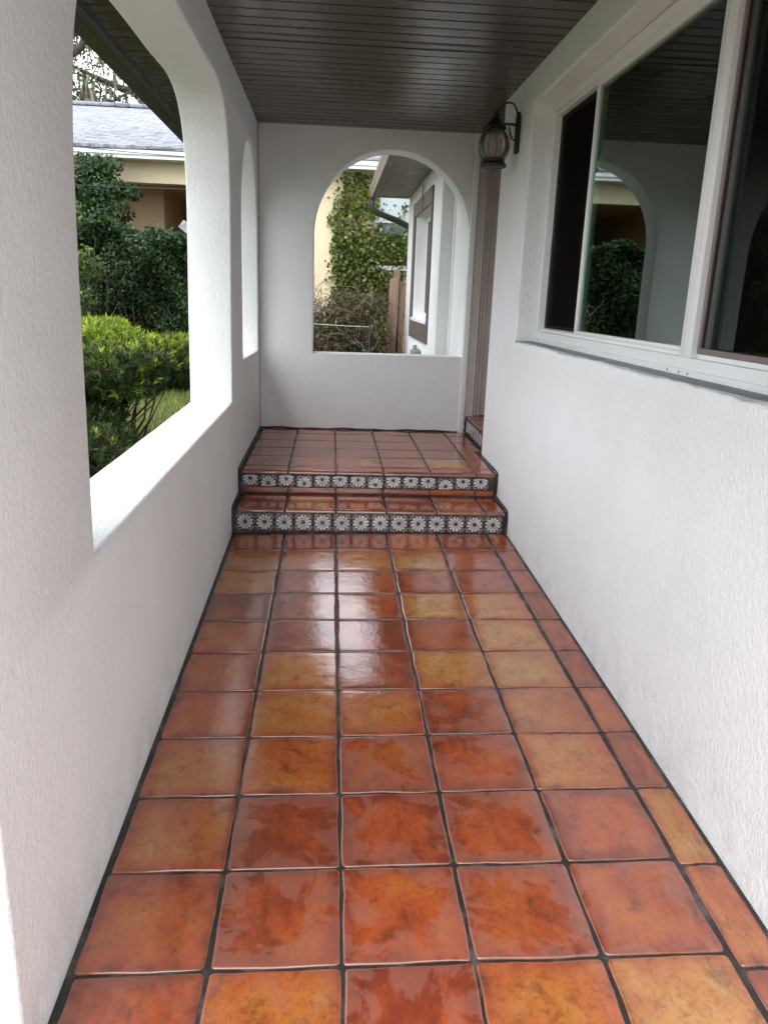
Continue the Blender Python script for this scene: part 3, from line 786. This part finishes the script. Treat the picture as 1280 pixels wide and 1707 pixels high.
# ------------------------------------------------------------------ wing of the house beyond the end arch
wing = empty('house_wing', 'white stucco house wing with a brown framed window seen through the end arch', 'house', (1.5, 5, GZ))
XW = .955
hw = [(4.24, 1.235), (5.77, 1.235), (5.77, 2.39), (4.24, 2.39)]
slab_wall('wall', densify([(3.56, GZ), (6.80, GZ), (6.80, 2.78), (3.56, 2.78)], .2, 0), [hw], .2, lambda u, v, w_: (XW+w_, u, v), M['wing'], wing, .008)
q = MB(); q.box(XW+.2005, 5, 3.57, 6.795, GZ, 2.78); q.box(1.079, 5, YE+.2405, 3.5695, GZ, 2.78); q.box(1.07, 1.0785, 3.46, 3.5595, GZ, 2.78); q.build('side_wall', M['wing'], wing)
ww = D.objects.new('window', None); C.objects.link(ww); ww.parent = wing; ww.matrix_parent_inverse = Matrix.Translation(-Vector(wing.location)); ww.location = (XW, 5, 1.8)
def wwp(o): o.parent = ww; o.matrix_parent_inverse = Matrix.Translation(-Vector((XW, 5, 1.8))); return o
q = MB()
q.box(XW-.022, XW-.001, 4.17, 5.99, 2.392, 2.55, .002); q.box(XW-.022, XW-.001, 4.17, 5.99, 1.0, 1.195, .002)
q.box(XW-.0218, XW-.001, 5.78, 5.99, 1.196, 2.391, .002); q.box(XW-.0218, XW-.001, 4.17, 4.235, 1.196, 2.391, .002); q.box(XW-.030, XW-.0225, 4.98, 5.05, 2.393, 2.66, .002)
wwp(q.build('trim', M['trim_dark'], None))
q = MB(); q.box(XW-.03, XW+.13, 4.236, 5.779, 1.197, 1.234, .004); wwp(q.build('sill', M['vinyl'], None, 40))
q = MB(); q.box(XW+.12, XW+.16, 5.70, 5.765, 1.24, 2.385, .003); q.box(XW+.12, XW+.16, 4.245, 5.699, 2.33, 2.385, .003); q.box(XW+.12, XW+.16, 4.245, 5.699, 1.24, 1.29, .003); q.box(XW+.12, XW+.16, 4.245, 4.30, 1.291, 2.329, .003)
wwp(q.build('frame', M['vinyl'], None, 40))
q = MB(); q.box(XW+.135, XW+.142, 4.301, 5.699, 1.291, 2.329); wwp(q.build('pane', M['dark_room'], None))
slats('soffit', .52, XW+.01, YE+.26, 6.82, 2.722, .1155, wing, M['gutter'])
q = MB(); q.box(.52, 6, YE+.25, 6.84, 2.782, 2.9); q.box(.55, XW, 6.822, 6.84, 2.715, 2.781, .002); q.build('roof', M['gutter'], wing)
q = MB(); q.box(.50, .519, YE+.25, 6.85, 2.70, 2.90, .003); q.build('fascia', M['gutter'], wing)
q = MB(); q.prism([(.4985, 2.705), (.455, 2.705), (.44, 2.76), (.425, 2.79), (.425, 2.83), (.4985, 2.83)], 'y', YE+.25, 6.92); q.build('gutter', M['gutter'], wing)
q = MB(); q.tube(catmull([(.465, 6.86, 2.72), (.465, 6.86, 2.63), (.50, 6.86, 2.56), (.60, 6.86, 2.51), (.78, 6.86, 2.45), (.93, 6.86, 2.39), (.99, 6.86, 2.33), (1.0, 6.86, 2.2), (1.0, 6.86, 1.2), (1.0, 6.86, GZ)], .06), .040, 12); q.build('downspout', M['darkbrown'], wing, 180)

# small meter box on the wing wall
mb_ = empty('meter_box', 'grey green utility meter box fixed low on the white wing wall', 'meter', (.92, 4.75, .8))
q = MB(); q.box(.845, XW-.001, 4.66, 4.83, .62, .905, .02, 3); q.build('housing', M['gray_box'], mb_, 40)
q = MB(); q.lathe([(0, .05), (.02, .05), (.025, .04), (.025, 0), (0, 0)], (.89, 4.75, .906), 14); q.tube([(.90, 4.86, .70), (.90, 4.86, .86), (.93, 4.86, .9), (.953, 4.86, .9)], .014, 8); q.build('pipe', M['gray_box'], mb_, 50)

# ------------------------------------------------------------------ neighbour's house
nb = empty('house', 'pale yellow neighbouring house with grey shingle roof, white fascia and an open carport', 'house', (0, 8, GZ))
YN = 8.0
q = MB()
CXR = -1.3
q.box(CXR, 7, YN, YN+.2, GZ, 3.18)                                   # right hand wall
q.box(-16, CXR-.0005, YN, YN+.2, 2.905, 3.18)                         # beam over the carport
q.build('wall', M['yellow'], nb)
q = MB(); q.box(-16, -2.86, 9.3, 9.45, GZ, 3.3); q.box(-2.86, -2.72, 9.3, 13.2, GZ, 3.3); q.box(-2.719, CXR+.2, 13.0, 13.2, GZ, 3.3); q.box(CXR+.03, CXR+.2, YN+.2005, 13.0, GZ, 3.3); q.box(-16, CXR+.03, YN+.2005, 13.2, 3.0, 3.05)
q.build('carport_wall', M['tan'], nb)
er_ = CO.z+.160*(7.6-CO.y); e0 = CO.z+.146*(7.6-CO.y)
RY = 11.2; RZ = er_+.33*(RY-7.6)
V = [(-18, 7.56, er_-.01), (8, 7.56, er_-.01), (8, RY, RZ), (-18, RY, RZ), (8, 15, er_), (-18, 15, er_), (8, 7.56, er_-.05), (-18, 7.56, er_-.05)]
sh = np_mesh('roof', V, [(0, 1, 2, 3), (3, 2, 4, 5), (7, 6, 1, 0)], M['shingle'], nb)
q = MB(); q.box(-18, 8, RY-.14, RY+.14, RZ-.03, RZ+.035, .02); q.build('ridge_cap', M['shingle'], nb)
q = MB(); q.box(-18, 8, 7.60, 7.63, e0, er_-.055, .004); q.box(-18, 8, 7.575, 7.5995, er_-.12, er_-.052, .01); q.box(-18, 8, 7.632, 8.3, e0+.02, e0+.04); q.build('fascia', M['fascia_white'], nb)
nw = MB(); nw.box(.60, 1.6, YN-.03, YN-.002, 1.92, 2.86, .004); nw.build('window_pane', paint('blue_grey_pane', (.16, .21, .26), .15, .2, 2), nb)
nw = MB(); nw.box(.56, 1.65, YN-.05, YN-.031, 2.50, 2.90, .004); nw.build('awning', paint('pale_blue_awning', (.52, .60, .60), .5, .08, 6), nb)
nw = MB(); nw.box(.40, 1.7, YN-.10, YN-.002, 1.84, 1.905, .006); nw.build('window_sill', M['fascia_white'], nb)
nw = MB(); nw.box(.40, 1.7, YN-.05, YN-.002, 1.79, 1.8395, .004); nw.build('sill_band', M['brown'], nb)
q = MB(); q.box(-2.25, -1.95, 12.7, 12.99, 2.72, 2.80, .02); q.tube([(-2.5, 12.85, 2.83), (-1.7, 12.85, 2.83)], .02, 8); q.build('ceiling_lamp', M['black_iron'], nb)

fl_ = empty('floodlight', 'small white tilted floodlight above the dark hedge by the carport', 'floodlight', tuple(at(-.177, .067, 7.0)))
fc = at(-.1745, .0665, 6.4)+Vector((0, 0, .05))
q = MB(); q.box(-.08, .08, -.04, .04, -.055, .055, .008)
bmesh.ops.transform(q.bm, matrix=Matrix.Translation(fc) @ Matrix.Rotation(R(38), 4, 'Y'), verts=q.bm.verts); q.build('head', M['wire'], fl_)
q = MB(); q.tube([(fc.x+.06, fc.y, fc.z-.05), (fc.x+.12, fc.y, fc.z-.4), (fc.x+.12, fc.y, GZ)], .022, 8); q.build('pole', M['wire'], fl_)

# ------------------------------------------------------------------ foliage
def leaves(n_pts, pos, nrm, size, wid, cols, fold=.25, jitter=.8):
    """folded two-triangle-pair leaves; pos (n,3), nrm (n,3) facing; size (n,), cols (n,3)"""
    n = len(pos)
    nrm = nrm+rng.normal(0, jitter, (n, 3)); nrm /= np.linalg.norm(nrm, axis=1)[:, None]
    t = rng.normal(0, 1, (n, 3)); t[:, 2] -= .5
    t -= nrm*(t*nrm).sum(1)[:, None]; t /= np.linalg.norm(t, axis=1)[:, None]
    s = np.cross(nrm, t)
    L = size[:, None]; W = (size*wid)[:, None]
    base = pos-t*L*.5; tip = pos+t*L*.5-nrm*L*.12; mid = pos-nrm*L*.02
    a = pos-t*L*.08+s*W*.5+nrm*L*fold*.4; b = pos-t*L*.08-s*W*.5+nrm*L*fold*.4
    V = np.stack([base, a, tip, b, mid], 1).reshape(-1, 3)
    i = np.arange(n)[:, None]*5
    F = np.concatenate([i+[0, 4, 1], i+[4, 2, 1], i+[0, 3, 4], i+[4, 3, 2]], 0)
    Cc = np.repeat(cols, 5, 0)
    return V, F, Cc
def pick(cols, n, var=.25, p=None):
    c = np.array(cols)[rng.choice(len(cols), n, p=p)]
    return c*np.clip(rng.normal(1, var, (n, 1)), .4, 1.8)
def blob_points(n, blobs):
    """points in the outer shells of a set of ellipsoids (c, r)"""
    vol = np.array([r[0]*r[1]*r[2] for c, r in blobs])**.67; k = rng.choice(len(blobs), n, p=vol/vol.sum())
    d = rng.normal(0, 1, (n, 3)); d /= np.linalg.norm(d, axis=1)[:, None]
    rad = np.clip(rng.beta(5, 1.6, n), 0, 1)
    cs = np.array([b_[0] for b_ in blobs])[k]; rs = np.array([b_[1] for b_ in blobs])[k]
    return cs+d*rs*rad[:, None], d/rs*rs.mean(1)[:, None]
def twigs(name, paths, mat, parent, cols, n=4):
    V = []; F = []; Cc = []
    for (pts, r0, r1), col in zip(paths, cols):
        pts = np.array(pts); m = len(pts); b0 = len(V)
        for i, p in enumerate(pts):
            t = pts[min(i+1, m-1)]-pts[max(i-1, 0)]; t = t/(np.linalg.norm(t)+1e-9)
            a = np.cross(t, (.3, .2, 1)); a /= np.linalg.norm(a)+1e-9; bb = np.cross(t, a); r = r0+(r1-r0)*i/(m-1)
            for k_ in range(n):
                V.append(p+r*(a*math.cos(k_*2*math.pi/n)+bb*math.sin(k_*2*math.pi/n))); Cc.append(col)
        for i in range(m-1):
            for k_ in range(n): F.append((b0+i*n+k_, b0+i*n+(k_+1) % n, b0+(i+1)*n+(k_+1) % n, b0+(i+1)*n+k_))
    return np_mesh(name, V, F, mat, parent, Cc)
def rand_path(p, d, L, m=6, bend=.25):
    pts = [np.array(p, float)]; d = np.array(d, float); d /= np.linalg.norm(d)
    for i in range(m):
        d = d+rng.normal(0, bend, 3); d /= np.linalg.norm(d); pts.append(pts[-1]+d*L/m)
    return pts
GREEN = [(.016, .040, .012), (.024, .058, .016), (.035, .078, .020), (.012, .030, .012), (.055, .10, .025)]

# dark clipped hedge in front of the carport
hedge = empty('hedge', 'dense dark green hedge wall in front of the neighbouring carport', 'hedge', (-2.4, 7.0, GZ))
n = 105000
hx = np.where(rng.random(n) < .72, rng.uniform(-5.2, -1.05, n), rng.uniform(-11, -5.2, n)); u_ = rng.random(n)
hz_ = GZ+u_*(2.17-GZ)
front = 6.62+.16*np.sin(hx*2.3+hz_*1.9)+.11*np.sin(hx*5.1-hz_*4.3)+.08*np.sin(hx*9.7+hz_*8.1)
ztop = 2.19+.06*np.sin(hx*3.7)+.05*np.sin(hx*8.3+1)+.03*np.sin(hx*21)
hz_ = GZ+u_*(ztop-GZ)+rng.normal(0, .03, n)
hy_ = front+rng.gamma(1.3, .13, n)-.02; topm = rng.random(n) < .16
hz_ = np.where(topm, ztop-abs(rng.normal(0, .05, n)), hz_); hy_ = np.where(topm, rng.uniform(6.6, 7.4, n), np.minimum(hy_, 7.5))
pos = np.stack([hx, hy_, hz_], 1); nr = np.tile((0, -.75, .45), (n, 1))
V, F, Cc = leaves(0, pos, nr, rng.uniform(.04, .078, len(pos)), .55, pick(GREEN+[(.06, .035, .028)], len(pos), .3, [.28, .27, .14, .22, .05, .04]))
np_mesh('foliage', V, F, M['leaf'], hedge, Cc)
q = [(rand_path((rng.uniform(-6, -1.3), 7.0+rng.uniform(-.2, .2), GZ), (rng.normal(0, .3), rng.normal(0, .2), 1), rng.uniform(1.2, 2.2), 7, .2), .014, .004) for _ in range(120)]
twigs('stems', q, M['twig'], hedge, [(.06, .042, .032)]*len(q))

# tall creeper smothering the corner of the carport
crp = empty('creeper', 'tall leafy creeper climbing to the white fascia at the carport corner', 'vine', (-3.6, 7.4, GZ))
bl = []
for i in range(70):
    z = rng.uniform(GZ+.3, 3.0)
    xb = float(np.interp(z, [.3, 1.9, 2.25, 2.65, 2.9, 3.1], [-2.9, -3.05, -3.1, -2.95, -2.95, -3.1]))
    x = xb-abs(rng.normal(0, .75))+.06*math.sin(z*9); bl.append(((x, 7.42+rng.uniform(-.15, .12), z), (rng.uniform(.2, .34), .26, rng.uniform(.16, .28))))
bl += [((-2.80, 7.4, 2.72), (.16, .16, .11)), ((-2.9, 7.4, 2.45), (.18, .2, .14)), ((-3.05, 7.35, 3.02), (.22, .2, .16)), ((-2.72, 7.4, 2.66), (.12, .12, .06))]
pos, nr = blob_points(26000, bl)
V, F, Cc = leaves(0, pos, nr+np.array((0, -.5, .3)), rng.uniform(.045, .08, len(pos)), .6, pick(GREEN, len(pos), .3, [.26, .30, .20, .18, .06]))
np_mesh('foliage', V, F, M['leaf'], crp, Cc)
q = [(rand_path((rng.uniform(-4.4, -3.0), 7.45, GZ+rng.uniform(0, 2.2)), (rng.normal(.1, .35), -.05, 1), rng.uniform(1.0, 2.0), 8, .25), .012, .003) for _ in range(70)]
q = [t_ for t_ in q if max(p_[2] for p_ in t_[0]) < 2.9 and max(p_[0] for p_ in t_[0]) < -2.9]
twigs('stems', q, M['twig'], crp, [(.07, .05, .035)]*len(q))
yng = empty('shrub', 'light green young shrub growing in front of the dark hedge', 'shrub', (-3.1, 5.75, GZ))
bl = [((-3.12+rng.uniform(-.5, .2), 5.75+rng.uniform(-.15, .15), GZ+.3+i*.115), (.2, .2, .17)) for i in range(19)]
pos, nr = blob_points(4200, bl)
V, F, Cc = leaves(0, pos, nr+np.array((0, -.3, .5)), rng.uniform(.05, .09, len(pos)), .5, pick([(.07, .12, .025), (.11, .17, .035), (.04, .08, .02), (.035, .065, .02)], len(pos), .25))
np_mesh('foliage', V, F, M['leaf'], yng, Cc)
q = [(rand_path((-3.0, 5.75, GZ), (rng.normal(-.15, .2), 0, 1), rng.uniform(1.2, 2.2), 7, .12), .012, .003) for _ in range(14)]
twigs('stems', q, M['twig'], yng, [(.07, .05, .035)]*len(q))

# needle-leaved shrubs against the porch
def whorls(tips, dirs, nl, L, W, cols):
    n = len(tips); V = []; 
    k = np.repeat(np.arange(n), nl); m = len(k)
    d = dirs[k]; a = np.cross(d, rng.normal(0, 1, (m, 3))); a /= np.linalg.norm(a, axis=1)[:, None]
    lean = rng.uniform(.25, 1.15, (m, 1)); dirv = d*np.cos(lean)+a*np.sin(lean)
    side = np.cross(dirv, d); side /= np.linalg.norm(side, axis=1)[:, None]+1e-9
    base = tips[k]-d*rng.uniform(0, .055, (m, 1)); LL = (L*rng.uniform(.65, 1.15, (m, 1)))
    mid = base+dirv*LL*.5; tip = base+dirv*LL-np.array((0, 0, 1))*LL*.12
    V = np.stack([base, mid+side*W, tip, mid-side*W], 1).reshape(-1, 3)
    i = np.arange(m)[:, None]*4
    F = i+[0, 1, 2, 3]
    cc = np.repeat(cols[k]*np.clip(rng.normal(1, .16, (m, 1)), .5, 1.5), 4, 0)
    return V, F, cc
def needle_shrub(name, label, c, blobs, ntips, lightfrac, seed_):
    o = empty(name, label, 'shrub', c)
    pos, nr = blob_points(ntips, blobs)
    nr = nr/np.linalg.norm(nr, axis=1)[:, None]; nr = nr*.7+np.array((0, 0, .75))+rng.normal(0, .3, nr.shape); nr /= np.linalg.norm(nr, axis=1)[:, None]
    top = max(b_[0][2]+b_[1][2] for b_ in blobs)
    # lime leaf colours on the clipped top, mostly dark ones below
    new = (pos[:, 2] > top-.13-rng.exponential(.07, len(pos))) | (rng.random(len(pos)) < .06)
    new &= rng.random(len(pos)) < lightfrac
    dark_leaf = pick([(.020, .045, .012), (.03, .062, .017), (.045, .085, .022), (.05, .075, .02), (.075, .030, .018)], len(pos), .3, [.28, .3, .2, .14, .08])
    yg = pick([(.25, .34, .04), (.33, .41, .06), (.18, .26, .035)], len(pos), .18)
    cols = np.where(new[:, None], yg, dark_leaf)
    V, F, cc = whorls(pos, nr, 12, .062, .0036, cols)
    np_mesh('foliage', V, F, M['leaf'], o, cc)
    q = []
    for i in range(90):
        k_ = rng.integers(len(pos)); e = pos[k_]; s = np.array((c[0]+rng.normal(0, .14), c[1]+rng.normal(0, .14), GZ))
        mdl = (s+e)/2+rng.normal(0, .09, 3); q.append(([s, (s+mdl)/2+rng.normal(0, .03, 3), mdl, (mdl+e)/2+rng.normal(0, .03, 3), e], .013, .003))
    twigs('stems', q, M['twig'], o, pick([(.07, .045, .035), (.10, .045, .03)], len(q), .2))
    return o
bl = []
for i in range(34):
    a = rng.uniform(0, 6.28); r = rng.uniform(0, .95)
    bl.append(((-1.98+r*.95*math.cos(a), 2.55+r*1.0*math.sin(a), 1.10-.14*r*r+rng.uniform(-.20, .0)), (rng.uniform(.2, .34), rng.uniform(.2, .34), rng.uniform(.13, .17))))
for i in range(26):
    a = rng.uniform(0, 6.28); r = rng.uniform(0, .75); z = rng.uniform(.25, .75)
    bl.append(((-2.32+r*math.cos(a)*(.5+z*.5), 2.2+r*math.sin(a), z), (.24, .24, .17)))
for i in range(34):
    a = rng.uniform(0, 6.28); r = rng.uniform(.2, .86)
    if -2.0+r*math.cos(a) > -1.8: continue
    bl.append(((-2.0+r*math.cos(a), 2.45+r*math.sin(a), rng.uniform(.5, .96)), (rng.uniform(.16, .28), rng.uniform(.16, .28), rng.uniform(.12, .2))))
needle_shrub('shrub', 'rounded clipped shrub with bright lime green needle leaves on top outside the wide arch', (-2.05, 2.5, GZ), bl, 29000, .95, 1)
bl = []
for i in range(34):
    a = rng.uniform(0, 6.28); r = rng.uniform(0, .8)
    bl.append(((-1.92+r*.58*math.cos(a), 1.02+r*1.1*math.sin(a), .46+rng.uniform(-.5, .05)), (rng.uniform(.2, .3), rng.uniform(.22, .34), rng.uniform(.18, .26))))
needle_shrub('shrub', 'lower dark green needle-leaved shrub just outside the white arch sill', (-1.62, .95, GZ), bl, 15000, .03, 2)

# lawn tufts, uncountable
n = 30000
gx = rng.uniform(-6, -.95, n); gy = rng.uniform(-1.0, 7.2, n)
V = []; 
an = rng.uniform(0, 6.28, n); h = rng.uniform(.04, .12, n); lx = rng.normal(0, .03, (n, 2))
gzz = np.array([gz(y) for y in gy])-.004
b0 = np.stack([gx+.006*np.cos(an), gy+.006*np.sin(an), gzz], 1); b1 = np.stack([gx-.006*np.cos(an), gy-.006*np.sin(an), gzz], 1)
tp = np.stack([gx+lx[:, 0], gy+lx[:, 1], gzz+h], 1)
V = np.stack([b0, b1, tp], 1).reshape(-1, 3); F = np.arange(3*n).reshape(-1, 3)
gc = np.repeat(pick([(.14, .22, .04), (.20, .27, .055), (.26, .24, .09), (.09, .15, .03)], n, .25), 3, 0)
gs = np_mesh('grass', V, F, M['leaf'], None, gc); gs['kind'] = 'stuff'; gs['label'] = 'patchy green lawn grass beyond the porch wall'

# climbing vine on the yellow wall seen through the end arch
vine = empty('vine', 'yellow green climbing vine spread over the pale yellow house wall', 'vine', (.35, 7.85, GZ))
q = []; pp = []
for i in range(70):
    x0 = rng.uniform(.08, .62); p0 = (x0, 7.94, rng.uniform(1.2, 1.9))
    pts = rand_path(p0, (rng.normal(0, .35), 0, 1), rng.uniform(.8, 1.75), 12, .28)
    pts = [np.array((np.clip(p_[0], .02, 1.0), 7.96-abs(rng.normal(0, .03)), min(p_[2], 3.12))) for p_ in pts]
    q.append((pts, .009, .003)); pp += pts
twigs('stems', q, M['twig'], vine, pick([(.12, .10, .05), (.10, .13, .04)], len(q), .2))
pp = np.array(pp); k = rng.integers(len(pp), size=3500)
pos = pp[k]+rng.normal(0, .06, (len(k), 3))*np.array((1, 1.6, 1)); pos[:, 1] = np.minimum(pos[:, 1], 7.97); pos[:, 2] = np.minimum(pos[:, 2], 3.15)
lo = np.array([(rng.uniform(.05, 1.05), 7.9, rng.uniform(1.15, 1.75)) for _ in range(750)]); pos = np.concatenate([pos, lo])
up = np.array([(rng.uniform(.10, .62), 7.9, rng.uniform(2.55, 3.15)) for _ in range(650)]); pos = np.concatenate([pos, up])
rt = np.array([(rng.normal(.85, .12), 7.88, rng.uniform(1.95, 2.35)) for _ in range(330)]); pos = np.concatenate([pos, rt])
V, F, Cc = leaves(0, pos, np.tile((0, -1., .4), (len(pos), 1)), rng.uniform(.035, .078, len(pos)), .7, pick([(.10, .15, .025), (.15, .21, .035), (.065, .105, .02), (.22, .23, .05), (.03, .055, .015)], len(pos), .3))
np_mesh('foliage', V, F, M['leaf'], vine, Cc)
# dry thicket behind the wire fence
th = empty('thicket', 'tangled brown thicket of dry stems and leaves behind the wire fence', 'bush', (.2, 6.6, GZ))
q = []
for i in range(900):
    s = (rng.uniform(-.9, .62), rng.uniform(6.2, 7.5), rng.uniform(GZ, 1.35)); q.append((rand_path(s, (rng.normal(0, .8), rng.normal(0, .5), rng.normal(.4, .6)), rng.uniform(.3, .8), 6, .45), .0055, .002))
q = [(p_, a_, b_) for p_, a_, b_ in q if max(z[2] for z in p_) < 1.85]
twigs('stems', q, M['twig'], th, pick([(.10, .065, .05), (.20, .14, .11), (.05, .03, .024), (.34, .26, .21)], len(q), .25), 3)
n = 20000
pos = np.stack([rng.uniform(-.9, .70, n), rng.uniform(6.2, 7.6, n), rng.uniform(GZ, 1.5, n)], 1)
keep = pos[:, 2] < 1.38+.24*np.sin(pos[:, 0]*3.1+.3)+.1*np.sin(pos[:, 0]*11)+rng.normal(0, .06, n); pos = pos[keep]
V, F, Cc = leaves(0, pos, np.tile((0, -.6, .6), (len(pos), 1)), rng.uniform(.03, .065, len(pos)), .6, pick([(.085, .042, .030), (.07, .105, .025), (.11, .06, .045), (.035, .055, .015), (.12, .17, .032), (.04, .02, .017)], len(pos), .3))
np_mesh('foliage', V, F, M['leaf'], th, Cc)

# wire fence and the wooden fence end
wf = empty('wire_fence', 'thin grey wire fence in front of the dry thicket', 'fence', (.1, 5.7, GZ))
q = MB(); q.tube([(-.50, 5.7, 1.116), (-.25, 5.7, 1.112), (.2, 5.7, 1.100), (.42, 5.7, 1.10)], .007, 6); q.build('top_wire', M['wire'], wf)
for a in (-.45, .425):
    q = MB(); q.tube([(a, 5.7, GZ), (a, 5.7, 1.13)], .008, 6); q.build('post', M['cable'], wf)
q = MB()
for z in np.arange(GZ+.1, 1.08, .10): q.tube([(-.5, 5.7, z), (.42, 5.7, z-.012)], .0014, 3)
for x in np.arange(-.5, .42, .10): q.tube([(x, 5.7, GZ), (x, 5.7, 1.11)], .0014, 3)
q.build('wire_mesh', M['cable'], wf)
wd = empty('wooden_fence', 'weathered brown wooden fence end standing beside the white wing wall', 'fence', (.85, 6.9, GZ))
q = MB(); q.prism([(.690, GZ), (.838, GZ), (.868, 1.66), (.855, 1.715), (.765, 1.715), (.742, 1.69)], 'y', 6.90, 6.925); q.build('board', M['wood'], wd)
q = MB(); q.prism([(.845, GZ), (.95, GZ), (.96, 1.63), (.95, 1.67), (.885, 1.67), (.873, 1.64)], 'y', 6.93, 6.953); q.build('board', M['wood'], wd)
q = MB(); q.box(.963, 1.08, 6.91, 6.932, GZ, 1.67); q.build('board', M['wood'], wd)
q = MB(); q.box(.80, .88, 6.93, 7.02, GZ, 1.83, .004); q.build('post', M['wood'], wd)

# overhead cables in front of the neighbour's roof
for (a, b_, sag, lab) in (((-.33, .1575), (-.15, .1500), .12, 'thin dark overhead cable, the lower one, sagging across the white fascia'), ((-.33, .1555), (-.15, .1605), .2, 'thin dark overhead cable crossing upward over the lowest shingles'), ((-.33, .1140), (-.15, .1150), .03, 'thin overhead cable crossing the dark carport opening')):
    p0 = at(a[0], a[1], 7.1); p1 = at(b_[0], b_[1], 7.1); q = MB()
    q.tube([tuple(p0+(p1-p0)*t-Vector((0, 0, sag*.5*4*t*(1-t)*.25))) for t in np.linspace(0, 1, 14)], .006 if b_[1] > .12 else .003, 5)
    tag(q.build('cable', M['cable'], None), lab, 'cable')

# trees beyond the roof, hung with moss
def tree(x, y, h, label, seedn, moss, crown):
    o = empty('tree', label, 'tree', (x, y, GZ), 'trees beyond the neighbouring roof')
    r0 = h*.03
    q = [(rand_path((x, y, GZ), (.02, 0, 1), h*.75, 9, .06), r0, r0*.4)]
    tips = []
    tr = q[0][0]
    for i in range(26):
        s = tr[rng.integers(4, 10)]; d = (rng.normal(0, 1), rng.normal(0, .8), rng.uniform(.1, .8)); pth = rand_path(s, d, rng.uniform(.18, .38)*h, 7, .22); q.append((pth, r0*.4, .012)); tips += pth[3:]
        for j in range(3):
            p2 = rand_path(pth[rng.integers(3, 7)], (rng.normal(0, 1), rng.normal(0, 1), rng.normal(.1, .5)), h*.12, 5, .3); q.append((p2, .03, .008)); tips += p2[1:]
    twigs('trunk', q, M['twig'], o, [(.075, .062, .052)]*len(q), 7)
    tips = np.array(tips); n = crown
    pos = tips[rng.integers(len(tips), size=n)]+rng.normal(0, .33, (n, 3))
    V, F, Cc = leaves(0, pos, np.tile((0, -.3, .7), (n, 1)), rng.uniform(.10, .20, n), .5, pick([(.05, .075, .025), (.08, .10, .04), (.12, .13, .06), (.035, .05, .02)], n, .3))
    np_mesh('crown', V, F, M['leaf'], o, Cc)
    q = []
    for i in range(moss):
        s = tips[rng.integers(len(tips))]; q.append((rand_path(s, (rng.normal(0, .12), rng.normal(0, .1), -1), rng.uniform(.6, 1.9), 6, .10), .035, .008))
    mo = twigs('moss', q, M['twig'], o, pick([(.24, .19, .17), (.17, .15, .12), (.13, .12, .09)], len(q), .2), 4); mo['kind'] = 'stuff'
tree(-7.6, 19.5, 10.5, 'tall mossy tree with thick dark trunks behind the grey roof', 1, 240, 5200)
tree(-6.1, 22.0, 11.5, 'mossy tree with drooping grey strands right of the tall trunk', 2, 520, 2600)
tree(-10.5, 23.0, 12.0, 'leafy tree standing furthest behind the neighbouring house', 3, 120, 6000)
